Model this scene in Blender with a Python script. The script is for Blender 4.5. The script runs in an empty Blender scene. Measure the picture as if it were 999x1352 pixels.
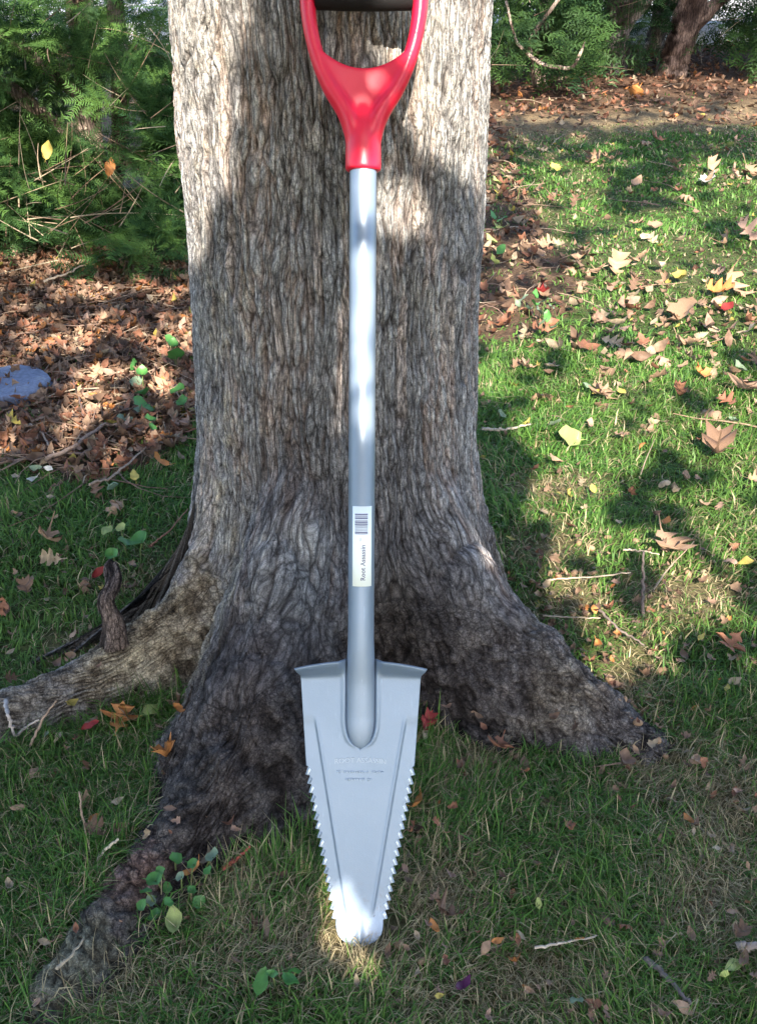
import bpy, bmesh, math, random
import numpy as np
from mathutils import Vector, Matrix
R = math.radians
rng = np.random.default_rng(7)
random.seed(7)
sc = bpy.context.scene

# ------------------------------------------------------------------ camera, sky, sun, exposure
F_PX = 1350.0                      # focal length in photo pixels (photo is 999 x 1352)
TH = R(31.5)                       # camera pitched down
CAMZ = 1.010
cam = bpy.data.cameras.new('camera'); camo = bpy.data.objects.new('camera', cam)
sc.collection.objects.link(camo); sc.camera = camo
camo.location = (0, 0, CAMZ); camo.rotation_euler = (math.pi/2 - TH, 0, 0)
cam.sensor_fit = 'VERTICAL'; cam.sensor_height = 24.0; cam.lens = 24.0 * F_PX / 1352.0
cam.clip_start = 0.05; cam.clip_end = 300

SUN_EL = R(37); SUN_AZ = R(-5)     # behind the camera, a little to the right
S = np.array([-math.cos(SUN_EL)*math.sin(SUN_AZ), -math.cos(SUN_EL)*math.cos(SUN_AZ), math.sin(SUN_EL)])
w = bpy.data.worlds.new('World'); sc.world = w; w.use_nodes = True
nt = w.node_tree; nt.nodes.clear()
sky = nt.nodes.new('ShaderNodeTexSky'); sky.sky_type = 'NISHITA'; sky.sun_disc = False
sky.sun_elevation = SUN_EL; sky.sun_rotation = math.atan2(S[0], S[1])
sky.air_density = 1.0; sky.dust_density = 1.2; sky.ozone_density = 1.0
bg = nt.nodes.new('ShaderNodeBackground'); bg.inputs['Strength'].default_value = 0.12
wo = nt.nodes.new('ShaderNodeOutputWorld')
nt.links.new(sky.outputs[0], bg.inputs[0]); nt.links.new(bg.outputs[0], wo.inputs[0])
sl = bpy.data.lights.new('sun', 'SUN'); sl.energy = 3.7; sl.angle = R(0.45); sl.color = (1.0, 0.91, 0.76)
so = bpy.data.objects.new('sun', sl); sc.collection.objects.link(so)
so.rotation_euler = Vector(S).to_track_quat('Z', 'Y').to_euler(); so.location = (-1, -4, 6)
sc.view_settings.view_transform = 'Standard'; sc.view_settings.look = 'None'
sc.view_settings.gamma = 1.0; sc.view_settings.exposure = 2.4
sc.view_settings.use_curve_mapping = False

# ------------------------------------------------------------------ maths helpers
CT, ST = math.cos(TH), math.sin(TH)
def ground_at(px, py, z=0.0):      # where the line of sight of a photo point meets height z
    k = (676.0 - py) / F_PX; h = (px - 499.5) / F_PX
    dy = CT + k*ST; dz = -ST + k*CT
    t = (z - CAMZ) / dz
    return np.array([h*t, dy*t, z])
def to_px(x, y, z=0.0):            # world -> photo point (numpy friendly), used to lay out soil zones
    d = y*CT - (z - CAMZ)*ST; u = y*ST + (z - CAMZ)*CT
    d = np.where(d < 0.05, 0.05, d)
    return 499.5 + x/d*F_PX, 676.0 - u/d*F_PX
def in_poly(px, py, poly):
    px = np.asarray(px, float); py = np.asarray(py, float); c = np.zeros(px.shape, bool)
    n = len(poly); j = n - 1
    for i in range(n):
        xi, yi = poly[i]; xj, yj = poly[j]
        if yi != yj:
            c ^= ((yi > py) != (yj > py)) & (px < (xj-xi)*(py-yi)/(yj-yi) + xi)
        j = i
    return c
def h3(i, j, k, s=0):
    n = (i.astype(np.int64)*374761393 + j.astype(np.int64)*668265263 + k.astype(np.int64)*2147483647 + s*974634777) & 0xffffffff
    n = ((n ^ (n >> 13)) * 1274126177) & 0xffffffff
    n = ((n ^ (n >> 16)) * 2246822519) & 0xffffffff
    return ((n ^ (n >> 15)) & 0xffffff) / float(0xffffff)
def vnoise(x, y, z=None, s=0):     # smooth value noise 0..1
    x = np.asarray(x, float); y = np.asarray(y, float); z = np.zeros_like(x) if z is None else np.asarray(z, float)
    xi, yi, zi = np.floor(x), np.floor(y), np.floor(z)
    fx, fy, fz = x-xi, y-yi, z-zi
    fx, fy, fz = (f*f*f*(f*(f*6-15)+10) for f in (fx, fy, fz))
    r = 0
    for a in (0, 1):
        for b in (0, 1):
            for c in (0, 1):
                wgt = (fx if a else 1-fx)*(fy if b else 1-fy)*(fz if c else 1-fz)
                r = r + wgt*h3(xi+a, yi+b, zi+c, s)
    return r
def fbm(x, y, z=None, s=0, o=4):
    r = 0; a = .5; t = 0
    z = np.zeros_like(np.asarray(x, float)) if z is None else z
    for i in range(o):
        r = r + a*vnoise(x*2**i, y*2**i, z*2**i, s+i*17); t += a; a *= .5
    return r/t
def worley(x, y, s=0):             # F1, F2 in 2D
    xi, yi = np.floor(x), np.floor(y)
    f1 = np.full(x.shape, 9.); f2 = np.full(x.shape, 9.)
    zz = np.zeros_like(xi)
    for a in (-1, 0, 1):
        for b in (-1, 0, 1):
            cx = xi+a+h3(xi+a, yi+b, zz, s); cy = yi+b+h3(xi+a, yi+b, zz, s+5)
            d = np.hypot(cx-x, cy-y)
            f2 = np.where(d < f1, f1, np.minimum(f2, d)); f1 = np.minimum(f1, d)
    return f1, f2
def sstep(a, b, x):
    t = np.clip((x-a)/(b-a), 0, 1); return t*t*(3-2*t)

# ------------------------------------------------------------------ mesh helpers
def np_mesh(name, V, faces, attrs=None, smooth=False):
    """faces: list of int arrays (n,k)"""
    me = bpy.data.meshes.new(name)
    V = np.ascontiguousarray(V, np.float32)
    faces = [np.asarray(f, np.int32) for f in faces if len(f)]
    loops = np.concatenate([f.ravel() for f in faces])
    tot = np.concatenate([np.full(len(f), f.shape[1], np.int32) for f in faces])
    start = np.concatenate([[0], np.cumsum(tot)[:-1]]).astype(np.int32)
    me.vertices.add(len(V)); me.vertices.foreach_set('co', V.ravel())
    me.loops.add(len(loops)); me.loops.foreach_set('vertex_index', loops)
    me.polygons.add(len(tot)); me.polygons.foreach_set('loop_start', start)
    if smooth: me.polygons.foreach_set('use_smooth', np.ones(len(tot), bool))
    me.update(calc_edges=True); me.validate()
    for k, a in (attrs or {}).items():
        a = np.asarray(a, np.float32)
        if a.ndim == 1:
            at = me.attributes.new(k, 'FLOAT', 'POINT'); at.data.foreach_set('value', a)
        else:
            at = me.attributes.new(k, 'FLOAT_COLOR', 'POINT')
            c = np.ones((len(a), 4), np.float32); c[:, :3] = a; at.data.foreach_set('color', c.ravel())
    return me
def link(name, me, mat=None, parent=None, loc=None, kind=None):
    o = bpy.data.objects.new(name, me); sc.collection.objects.link(o)
    if mat and me and not me.materials: me.materials.append(mat)
    if parent: o.parent = parent
    if loc is not None: o.location = loc
    if kind: o['kind'] = kind
    return o
def tag(o, label=None, cat=None, group=None, kind=None):
    if label: o['label'] = label
    if cat: o['category'] = cat
    if group: o['group'] = group
    if kind: o['kind'] = kind
    return o
def empty(name, loc, label, cat, group=None):
    o = bpy.data.objects.new(name, None); sc.collection.objects.link(o); o.location = loc
    return tag(o, label, cat, group)
def tube(P, rad, n=6, flat=1.0, cap=True):
    """swept tube: returns V, [quads, tris]"""
    P = np.asarray(P, float); m = len(P); rad = np.broadcast_to(np.asarray(rad, float), (m,))
    T = np.gradient(P, axis=0); T /= np.linalg.norm(T, axis=1)[:, None] + 1e-12
    up = np.array([0, 0, 1.]) if abs(T[0, 2]) < .9 else np.array([0, 1., 0])
    V = []
    N = np.cross(T[0], up); N /= np.linalg.norm(N)
    for i in range(m):
        N = N - T[i]*N.dot(T[i]); N /= np.linalg.norm(N) + 1e-12
        B = np.cross(T[i], N)
        a = np.arange(n)/n*2*np.pi
        V.append(P[i] + rad[i]*(np.cos(a)[:, None]*N + flat*np.sin(a)[:, None]*B))
    V = np.concatenate(V)
    q = []
    for i in range(m-1):
        for j in range(n):
            q.append((i*n+j, i*n+(j+1) % n, (i+1)*n+(j+1) % n, (i+1)*n+j))
    tr = []
    if cap:
        V = np.vstack([V, P[0], P[-1]]); a, b = m*n, m*n+1
        for j in range(n):
            tr.append((a, (j+1) % n, j)); tr.append((b, (m-1)*n+j, (m-1)*n+(j+1) % n))
    return V, [np.array(q), np.array(tr).reshape(-1, 3)]
class Join:
    def __init__(s): s.V = []; s.F = {}; s.n = 0; s.C = []
    def add(s, V, faces, col=None):
        for f in faces:
            f = np.asarray(f)
            if len(f): s.F.setdefault(f.shape[1], []).append(f + s.n)
        s.V.append(V); s.n += len(V)
        c = np.array((1, 1, 1.)) if col is None else np.asarray(col, float)
        s.C.append(np.broadcast_to(c, (len(V), 3)))
    def mesh(s, name, smooth=False, tint=True):
        return np_mesh(name, np.concatenate(s.V), [np.concatenate(f) for f in s.F.values()],
                       {'tint': np.concatenate(s.C)} if tint else None, smooth)
def frames(dirs, ups):
    """rotation matrices with Y along dirs, Z near ups"""
    Y = dirs/np.linalg.norm(dirs, axis=1)[:, None]
    X = np.cross(Y, ups); X /= np.linalg.norm(X, axis=1)[:, None]+1e-9
    Z = np.cross(X, Y)
    return np.stack([X, Y, Z], axis=2)
def scatter(J, TV, TF, P, M, scale, cols):
    n, k = len(P), len(TV)
    V = np.einsum('nij,kj->nki', M, TV)*np.asarray(scale)[:, None, None] + P[:, None, :]
    off = (np.arange(n)*k)[:, None, None]
    J.add(V.reshape(-1, 3), [(f[None]+off).reshape(-1, f.shape[1]) for f in TF], np.repeat(cols, k, axis=0))

# ------------------------------------------------------------------ material helpers
def mat(name, build):
    m = bpy.data.materials.new(name); m.use_nodes = True
    t = m.node_tree; b = t.nodes['Principled BSDF']
    class N:
        def __call__(s, typ, **kw):
            n = t.nodes.new(typ)
            for k, v in kw.items():
                if k.startswith('i_'):
                    key = k[2:]; key = int(key) if key.isdigit() else key.replace('_', ' ')
                    n.inputs[key].default_value = v
                else: setattr(n, k, v)
            return n
        def l(s, a, b_): t.links.new(a, b_)
        def ramp(s, fac, stops):
            r = s('ShaderNodeValToRGB'); e = r.color_ramp.elements
            while len(e) < len(stops): e.new(.5)
            for q, (p, c) in zip(e, stops): q.position = p; q.color = (*c, 1)
            s.l(fac, r.inputs[0]); return r.outputs[0]
        def mix(s, fac, a, c, mode='MIX'):
            n = s('ShaderNodeMix', data_type='RGBA', blend_type=mode)
            for sock, v in ((n.inputs[0], fac), (n.inputs[6], a), (n.inputs[7], c)):
                if isinstance(v, (int, float)): sock.default_value = v
                elif isinstance(v, tuple): sock.default_value = (*v, 1)
                else: s.l(v, sock)
            return n.outputs[2]
        def noise(s, scale, detail=4, vec=None, out=0, rough=.55):
            n = s('ShaderNodeTexNoise'); n.inputs['Scale'].default_value = scale; n.inputs['Detail'].default_value = detail
            n.inputs['Roughness'].default_value = rough
            if vec is not None: s.l(vec, n.inputs['Vector'])
            return n.outputs[out]
        def bump(s, h, strength, dist):
            n = s('ShaderNodeBump', i_Strength=strength, i_Distance=dist); s.l(h, n.inputs['Height'])
            s.l(n.outputs[0], b.inputs['Normal'])
    n = N(); n.t = t; n.b = b; n.out = t.nodes['Material Output']
    build(n, b); return m
def leafy(rough=.55, trans=.3, gain=1.0, vary=.25, nscale=60, spec=.3):
    def f(n, b):
        a = n('ShaderNodeAttribute', attribute_name='tint')
        oi = n('ShaderNodeObjectInfo'); tc = n('ShaderNodeTexCoord')
        nz = n.noise(nscale, 3, tc.outputs['Object'])
        c = n.mix(1.0, a.outputs['Color'], n.ramp(nz, [(.3, (1-vary,)*3), (.7, (1+vary*.6,)*3)]), 'MULTIPLY')
        r = n.ramp(oi.outputs['Random'], [(0, (.82, .80, .78)), (1, (1.15, 1.12, 1.08))])
        c = n.mix(1.0, c, r, 'MULTIPLY')
        n.l(c, b.inputs['Base Color']); b.inputs['Roughness'].default_value = rough
        b.inputs['Specular IOR Level'].default_value = spec
        if trans:
            tr = n('ShaderNodeBsdfTranslucent'); n.l(c, tr.inputs[0])
            mx = n('ShaderNodeMixShader', i_0=trans); n.l(b.outputs[0], mx.inputs[1]); n.l(tr.outputs[0], mx.inputs[2])
            n.l(mx.outputs[0], n.out.inputs[0])
    return f
M_grass = mat('grass_blade', leafy(.5, .3, vary=.1, nscale=30, spec=.25))
M_leaf = mat('dead_leaf', leafy(.6, .2, vary=.35, nscale=90, spec=.3))
M_green = mat('green_leaf', leafy(.42, .25, vary=.2, nscale=40, spec=.4))
M_needle = mat('yew_needles', leafy(.6, .3, vary=.2, nscale=8, spec=.15))
def b_twig(n, b):
    a = n('ShaderNodeAttribute', attribute_name='tint'); tc = n('ShaderNodeTexCoord')
    nz = n.noise(120, 4, tc.outputs['Object'])
    n.l(n.mix(1.0, a.outputs['Color'], n.ramp(nz, [(.3, (.6, .6, .6)), (.7, (1.25, 1.2, 1.15))]), 'MULTIPLY'), b.inputs['Base Color'])
    b.inputs['Roughness'].default_value = .85; n.bump(nz, .5, .002)
M_twig = mat('twig_bark', b_twig)
def b_soil(n, b):
    a = n('ShaderNodeAttribute', attribute_name='tint'); g = n('ShaderNodeNewGeometry')
    n1 = n.noise(35, 6, g.outputs['Position'], rough=.7); n2 = n.noise(140, 5, g.outputs['Position'], rough=.7)
    n3 = n.noise(6, 3, g.outputs['Position'])
    c = n.mix(1.0, a.outputs['Color'], n.ramp(n1, [(.25, (.45, .42, .4)), (.5, (.95, .93, .9)), (.75, (1.5, 1.45, 1.35))]), 'MULTIPLY')
    c = n.mix(1.0, c, n.ramp(n2, [(.3, (.55, .55, .55)), (.7, (1.4, 1.38, 1.3))]), 'MULTIPLY')
    c = n.mix(1.0, c, n.ramp(n3, [(.3, (.85, .85, .85)), (.7, (1.12, 1.1, 1.08))]), 'MULTIPLY')
    n.l(c, b.inputs['Base Color']); b.inputs['Roughness'].default_value = .95; b.inputs['Specular IOR Level'].default_value = .15
    ad = n('ShaderNodeMath', operation='ADD'); n.l(n1, ad.inputs[0]); n.l(n2, ad.inputs[1]); n.bump(ad.outputs[0], .9, .012)
M_soil = mat('soil', b_soil)
def b_bark(n, b):
    hgt = n('ShaderNodeAttribute', attribute_name='ridge'); tn = n('ShaderNodeAttribute', attribute_name='tint')
    uv = n('ShaderNodeAttribute', attribute_name='flow'); g = n('ShaderNodeNewGeometry')
    def mapped(sx, sy, dist):
        m = n('ShaderNodeMapping'); m.inputs['Scale'].default_value = (sx, sy, sx); n.l(uv.outputs['Vector'], m.inputs[0])
        d = n('ShaderNodeTexNoise'); d.inputs['Scale'].default_value = .9; d.inputs['Detail'].default_value = 3; n.l(m.outputs[0], d.inputs['Vector'])
        q = n('ShaderNodeVectorMath', operation='SCALE'); q.inputs['Scale'].default_value = dist; n.l(d.outputs['Color'], q.inputs[0])
        r = n('ShaderNodeVectorMath', operation='ADD'); n.l(m.outputs[0], r.inputs[0]); n.l(q.outputs[0], r.inputs[1]); return r.outputs[0]
    v1 = n('ShaderNodeTexVoronoi', feature='DISTANCE_TO_EDGE'); v1.inputs['Scale'].default_value = 1; n.l(mapped(150, 25, .6), v1.inputs['Vector'])
    v2 = n('ShaderNodeTexVoronoi', feature='DISTANCE_TO_EDGE'); v2.inputs['Scale'].default_value = 1; n.l(mapped(330, 66, .6), v2.inputs['Vector'])
    c1 = n.ramp(v1.outputs[0], [(0, (.36, .35, .35)), (.09, (.78, .78, .78)), (.26, (1.08,)*3)])
    c2 = n.ramp(v2.outputs[0], [(0, (.55,)*3), (.12, (.95,)*3), (.36, (1.18,)*3)])
    fine = n.noise(1, 6, mapped(420, 150, .5), rough=.75); mid = n.noise(1, 5, mapped(60, 12, .6), rough=.7)
    iso = n.noise(520, 5, g.outputs['Position'], rough=.75)
    c = n.ramp(hgt.outputs['Fac'], [(.05, (.060, .052, .050)), (.3, (.15, .138, .134)), (.55, (.26, .25, .248)), (.95, (.40, .39, .38))])
    lw = n('ShaderNodeAttribute', attribute_name='low')
    c1 = n.mix(lw.outputs['Fac'], c1, (.80, .77, .74)); c2 = n.mix(lw.outputs['Fac'], c2, (.95, .93, .9))
    for k in (c1, c2, n.ramp(mid, [(.3, (.62, .62, .64)), (.5, (1, 1, 1)), (.72, (1.4, 1.36, 1.3))]), n.ramp(fine, [(.32, (.55, .55, .57)), (.66, (1.5, 1.48, 1.42))]),
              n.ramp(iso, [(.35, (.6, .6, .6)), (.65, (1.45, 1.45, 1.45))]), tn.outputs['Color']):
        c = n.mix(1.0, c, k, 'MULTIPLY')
    n.l(c, b.inputs['Base Color']); b.inputs['Roughness'].default_value = .92; b.inputs['Specular IOR Level'].default_value = .15
    def mth(op, x, y):
        m = n('ShaderNodeMath', operation=op)
        for i, v in enumerate((x, y)):
            if isinstance(v, float): m.inputs[i].default_value = v
            else: n.l(v, m.inputs[i])
        return m.outputs[0]
    inv = mth('SUBTRACT', 1.0, lw.outputs['Fac'])
    h = mth('MULTIPLY', inv, mth('ADD', mth('MINIMUM', v1.outputs[0], .22), mth('MULTIPLY', mth('MINIMUM', v2.outputs[0], .2), .7)))
    h = mth('ADD', h, mth('MULTIPLY', fine, .35)); h = mth('ADD', h, mth('MULTIPLY', iso, .35))
    n.bump(h, 1.0, .007)
M_bark = mat('oak_bark', b_bark)

# ------------------------------------------------------------------ the oak: shape functions
TC = np.array([-.063, 1.388])      # trunk centre
RZ = np.array([[6.0, .140], [3.5, .165], [2, .182], [1.3, .188], [.92, .193], [.7, .195], [.5, .198], [.3, .210], [.2, .228], [.12, .250], [.06, .268], [0, .292], [-.06, .37], [-.3, 1.5]])
def R_of_z(z): return np.interp(z, RZ[::-1, 0], RZ[::-1, 1])
def z_of_r(r): return np.interp(r, RZ[:, 1], RZ[:, 0])
ROOTS = [
 [(-.12,1.33,.40,.10),(-.22,1.275,.23,.075),(-.31,1.215,.13,.065),(-.42,1.14,.075,.056),(-.55,1.065,.05,.055),(-.75,.985,.04,.055),(-1.05,.92,.01,.05)],
 [(-.09,1.24,.42,.11),(-.13,1.12,.29,.112),(-.155,1.02,.19,.114),(-.19,.93,.105,.092),(-.245,.845,.060,.072),(-.30,.76,.037,.066),(-.335,.67,.025,.06),(-.375,.55,.006,.05)],
 [(.03,1.28,.42,.10),(.12,1.19,.235,.105),(.20,1.13,.145,.097),(.275,1.08,.085,.08),(.35,1.035,.034,.055),(.44,.99,.006,.04),(.54,.94,-.02,.03)],
 [(.0,1.5,.36,.09),(.06,1.66,.10,.09),(.12,1.8,.0,.08)],
 [(-.12,1.5,.36,.09),(-.17,1.66,.10,.09),(-.22,1.8,.0,.08)],
]
def root_h(x, y):
    wx = (fbm(x*9, y*9, s=3)-.5)*.035; wy = (fbm(x*9+7, y*9, s=9)-.5)*.035
    x = x+wx; y = y+wy
    out = np.full(np.shape(x), -.06)
    for r in ROOTS:
        for (x0, y0, h0, w0), (x1, y1, h1, w1) in zip(r[:-1], r[1:]):
            dx, dy = x1-x0, y1-y0; L = dx*dx+dy*dy
            t = np.clip(((x-x0)*dx+(y-y0)*dy)/L, 0, 1)
            d = np.hypot(x-x0-t*dx, y-y0-t*dy)
            q = d/(w0+(w1-w0)*t)
            out = np.maximum(out, (h0+(h1-h0)*t+.03)*np.exp(-.9*q**2.2)-.03)
    return out
def tree_h(x, y):
    r = np.hypot(x-TC[0], y-TC[1]); a = z_of_r(r); b = root_h(x, y)
    return .5*(a+b+np.sqrt((a-b)**2+.035**2))-.012
def gh(x, y):                      # ground height
    x = np.asarray(x, float); y = np.asarray(y, float)
    g = (fbm(x*2.2, y*2.2, s=31, o=3)-.5)*.035
    near = np.exp(-(((x+.02)/.25)**2+((y-.72)/.25)**2))
    return g*(1-near)

# ------------------------------------------------------------------ zones of the ground, laid out over what the photo shows
Z_LIT_L = [(-900, 120), (262, 120), (262, 590), (205, 622), (120, 645), (0, 615), (-900, 590)]
Z_HEDGE_R = [(200, -140), (200, 165), (640, 165), (720, 172), (850, 160), (999, 168), (2000, 190), (2000, -140)]
Z_LIT_R = [(560, 150), (665, 165), (690, 250), (720, 300), (765, 380), (745, 430), (690, 455), (560, 465)]
Z_DRY = [(735, 715, 75, 40), (900, 790, 110, 42), (760, 800, 70, 40), (830, 900, 70, 75), (960, 1060, 60, 80), (260, 1130, 70, 35), (420, 1260, 170, 60), (600, 1330, 150, 50),
         (700, 1290, 90, 45), (130, 1290, 90, 50), (700, 170, 90, 24), (900, 165, 160, 15), (740, 640, 70, 22), (700, 330, 50, 60), (580, 1180, 60, 50), (940, 1190, 60, 60), (290, 1180, 60, 60), (640, 1000, 60, 25), (100, 860, 60, 20), (860, 1010, 50, 40)]
def zones(x, y):
    px, py = to_px(x, y)
    jx = (fbm(x*7, y*7, s=51)-.5)*60*np.clip(1.5/np.maximum(y, .5), .3, 2); jy = (fbm(x*7+9, y*7, s=52)-.5)*40*np.clip(1.5/np.maximum(y, .5), .3, 2)
    qx, qy = px+jx, py+jy
    lit = in_poly(qx, qy, Z_LIT_L) | in_poly(qx, qy, Z_LIT_R)
    soil = in_poly(qx, qy, Z_HEDGE_R) | (y > 7.0)
    dry = np.zeros(np.shape(px))
    for cx, cy, rx, ry in Z_DRY:
        dry = np.maximum(dry, np.exp(-(((px-cx)/rx)**2+((py-cy)/ry)**2)*1.1))
    dry = np.clip(dry*1.0 + (fbm(x*5, y*5, s=77)-.5)*1.1, 0, 1)
    return lit, soil, dry
# ------------------------------------------------------------------ ground sheet
def axis(lo, a, b, hi, d, n):
    m = np.arange(a, b, d)
    l = a-(np.geomspace(1, 1+a-lo, n)-1)[1:][::-1]; h = b+(np.geomspace(1, 1+hi-b, n)-1)
    return np.concatenate([l, m, h])
gx = axis(-70, -1.6, 2.2, 70, .028, 40); gy = axis(-70, .2, 5.5, 90, .028, 40)
GX, GY = np.meshgrid(gx, gy); fx_, fy_ = GX.ravel(), GY.ravel()
lit_, soil_, dry_ = zones(fx_, fy_)
fine = np.exp(-np.maximum(0, np.hypot(fx_, fy_-1.5)-3))
clod = (fbm(fx_*28, fy_*28, s=61, o=3)-.5)*.014*fine*np.where(lit_ | soil_, 1.6, .8)
gz = gh(fx_, fy_)+clod
col = np.empty((len(fx_), 3)); col[:] = (.060, .085, .030)
col = col*(1-dry_[:, None])+np.array((.17, .145, .085))*dry_[:, None]
col[lit_] = (.115, .078, .056); col[soil_] = (.105, .058, .042)
pa = sstep(.45, .62, fbm(fx_*2.5, fy_*4, s=63))[:, None]
col = np.where(soil_[:, None], col*(1-.3*pa)+np.array((.20, .14, .10))*.3*pa, col)
# bare strip of pale earth between hedge soil and lawn on the right
bpx, bpy_ = to_px(fx_, fy_)
st = np.exp(-((bpy_-(155+8*np.sin(bpx/90)))/16)**2)*(bpx > 640)
col = col*(1-.8*st[:, None])+np.array((.24, .19, .12))*.8*st[:, None]
nx_, ny_ = len(gx), len(gy)
ii = (np.arange(ny_-1)[:, None]*nx_+np.arange(nx_-1)[None]).ravel()
link('ground', np_mesh('ground', np.stack([fx_, fy_, gz], 1), [np.stack([ii, ii+1, ii+1+nx_, ii+nx_], 1)], {'tint': col}, True), M_soil, kind='structure')
def b_drive(n, b):
    g = n('ShaderNodeNewGeometry'); nz = n.noise(30, 6, g.outputs['Position'])
    n.l(n.ramp(nz, [(.3, (.30, .30, .31)), (.7, (.42, .42, .43))]), b.inputs['Base Color']); b.inputs['Roughness'].default_value = .9
    n.bump(nz, .3, .01)
M_drive = mat('concrete', b_drive)
def slab(name, x0, x1, y0, y1, z0, z1, m, kind=None):
    V = np.array([(x, y, z) for z in (z0, z1) for y in (y0, y1) for x in (x0, x1)], float)
    F = [np.array([(0, 2, 3, 1), (4, 5, 7, 6), (0, 1, 5, 4), (2, 6, 7, 3), (0, 4, 6, 2), (1, 3, 7, 5)])]
    return link(name, np_mesh(name, V, F), m, kind=kind)
slab('driveway', -30, 30, 8.5, 15.5, -.2, .06, M_drive, 'structure')
slab('kerb', -30, 30, 8.3, 8.5, -.2, .14, M_drive, 'structure')

# ------------------------------------------------------------------ the oak: trunk with its root flare, one mesh
oak = empty('oak_tree', (TC[0], TC[1], 0), 'big grey oak trunk with furrowed bark and spreading roots, the shovel leaning on it', 'tree')
def build_trunk():
    NF, NB = 500, 70
    ph = np.concatenate([np.linspace(R(-195), R(15), NF, endpoint=False), np.linspace(R(15), R(165), NB, endpoint=False)])
    n = len(ph)
    zt = np.concatenate([np.linspace(6, 1.3, 40, endpoint=False), np.linspace(1.3, .5, 380, endpoint=False)])
    NL = 410
    rr = R_of_z(.5)+np.linspace(0, 1, 900)**1.3*1.15
    c, s = np.cos(ph), np.sin(ph)
    X = TC[0]+rr[None]*c[:, None]; Y = TC[1]+rr[None]*s[:, None]
    H = tree_h(X, Y)
    H0 = H[:, :1]; H = H + (.5-H0)*np.exp(-(rr-rr[0])/.012)[None]
    RHO = np.zeros((n, len(zt)+NL)); ZZ = np.zeros_like(RHO); ARC = np.zeros_like(RHO)
    RHO[:, :len(zt)] = R_of_z(zt); ZZ[:, :len(zt)] = zt
    RHO[:, :len(zt)] = RHO[:, :len(zt)]
    for i in range(n):
        ok = np.nonzero(H[i] > -.035)[0]; e = min(ok[-1]+2, len(rr))
        e = max(e, 30)
        r_, h_ = rr[:e], np.maximum(H[i, :e], -.07)
        a = np.concatenate([[0], np.cumsum(np.hypot(np.diff(r_), np.diff(h_)))])
        q = np.linspace(0, a[-1], NL)
        RHO[i, len(zt):] = np.interp(q, a, r_); ZZ[i, len(zt):] = np.interp(q, a, h_)
        ARC[i, len(zt):] = q
    # gentle lobes in the trunk section
    PH = np.broadcast_to(ph[:, None], RHO.shape)
    hi = sstep(.25, .6, ZZ)
    RHO = RHO*(1+hi*(.018*np.sin(3*PH+1+ZZ*.8)+.012*np.sin(5*PH+2.2-ZZ*1.3)))
    P = np.stack([TC[0]+RHO*c[:, None], TC[1]+RHO*s[:, None], ZZ], 2)
    du = np.roll(P, -1, 0)-np.roll(P, 1, 0); dv = np.empty_like(P)
    dv[:, 1:-1] = P[:, 2:]-P[:, :-2]; dv[:, 0] = P[:, 1]-P[:, 0]; dv[:, -1] = P[:, -1]-P[:, -2]
    N = np.cross(du, -dv); N /= np.linalg.norm(N, axis=2)[:, :, None]+1e-12
    N *= np.sign(np.sum(N*np.stack([np.broadcast_to(c[:, None], RHO.shape), np.broadcast_to(s[:, None], RHO.shape), np.full(RHO.shape, .6)], 2), 2))[:, :, None]
    # bark: long interlaced ridges split into scales
    v = np.where(np.arange(RHO.shape[1])[None] < len(zt), ZZ, .5-ARC)
    u = PH*.205
    wu = u+(fbm(u*13, v*3.6, s=11, o=3)-.5)*.028+(fbm(u*60, v*22, s=12, o=2)-.5)*.0075
    wv = v+(fbm(u*26+5, v*10, s=13, o=3)-.5)*.06
    f1, f2 = worley(wu*92, wv*12, 1); e1 = sstep(.0, .30, f2-f1)
    k1, k2 = worley(wu*52+8, wv*5, 3); e3 = sstep(.0, .16, k2-k1)
    rd1 = 1-np.abs(2*fbm(wu*95, wv*17, s=15, o=3)-1)*3.2; rd1 = np.clip(rd1, 0, 1)      # meandering furrows
    rough = fbm(u*330, v*160, s=14, o=3); plate = vnoise(np.floor(wu*92)+.5, np.floor(wv*12)+.5, s=16)
    ridge = .34*e1+.26*e3+.22*(1-rd1)+.26*(rough-.3)+.08*plate
    iso = fbm(P[..., 0]*55, P[..., 1]*55, P[..., 2]*55, s=21, o=4)
    i1, i2 = worley((P[..., 0]+P[..., 2]*.4)*75+iso*1.5, (P[..., 1]-P[..., 2]*.5)*60+iso*1.5, 4)
    rr2 = .42*sstep(0, .5, i2-i1)+.58*sstep(.3, .72, iso)
    low = 1-sstep(.07, .24, ZZ+(fbm(P[..., 0]*9, P[..., 1]*9, P[..., 2]*9, s=22)-.5)*.12)
    ridge = ridge*(1-low)+rr2*low
    amp = (.0094*(1-low)+.0085*low)
    big = (fbm(P[..., 0]*11, P[..., 1]*11, P[..., 2]*8, s=23, o=3)-.5)*(.010+.020*low)
    P = P+N*((ridge-.55)*amp+big)[:, :, None]
    # bark tint: grey with brown-orange and mossy, pale worn places
    t1 = fbm(wu*22, v*2.6, s=25, o=4); t2 = fbm(P[..., 0]*8, P[..., 1]*8, P[..., 2]*8, s=26, o=3)
    tint = np.empty(P.shape); tint[:] = (.97, .98, 1.02)
    rust = (sstep(.56, .68, t1)*(1-low)*sstep(.9, .45, ridge)*.45)[:, :, None]
    tint = tint*(1-rust)+np.array((1.55, 1.12, .90))*rust
    rust2 = (sstep(.60, .70, fbm(wu*45, v*4, s=27, o=3))*(1-low)*.45)[:, :, None]
    tint = tint*(1-rust2)+np.array((1.55, 1.22, 1.05))*rust2
    pale = (sstep(.52, .7, t2)*(.25+.5*low))[:, :, None]
    tint = tint*(1-pale)+np.array((1.30, 1.28, 1.14))*pale
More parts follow.
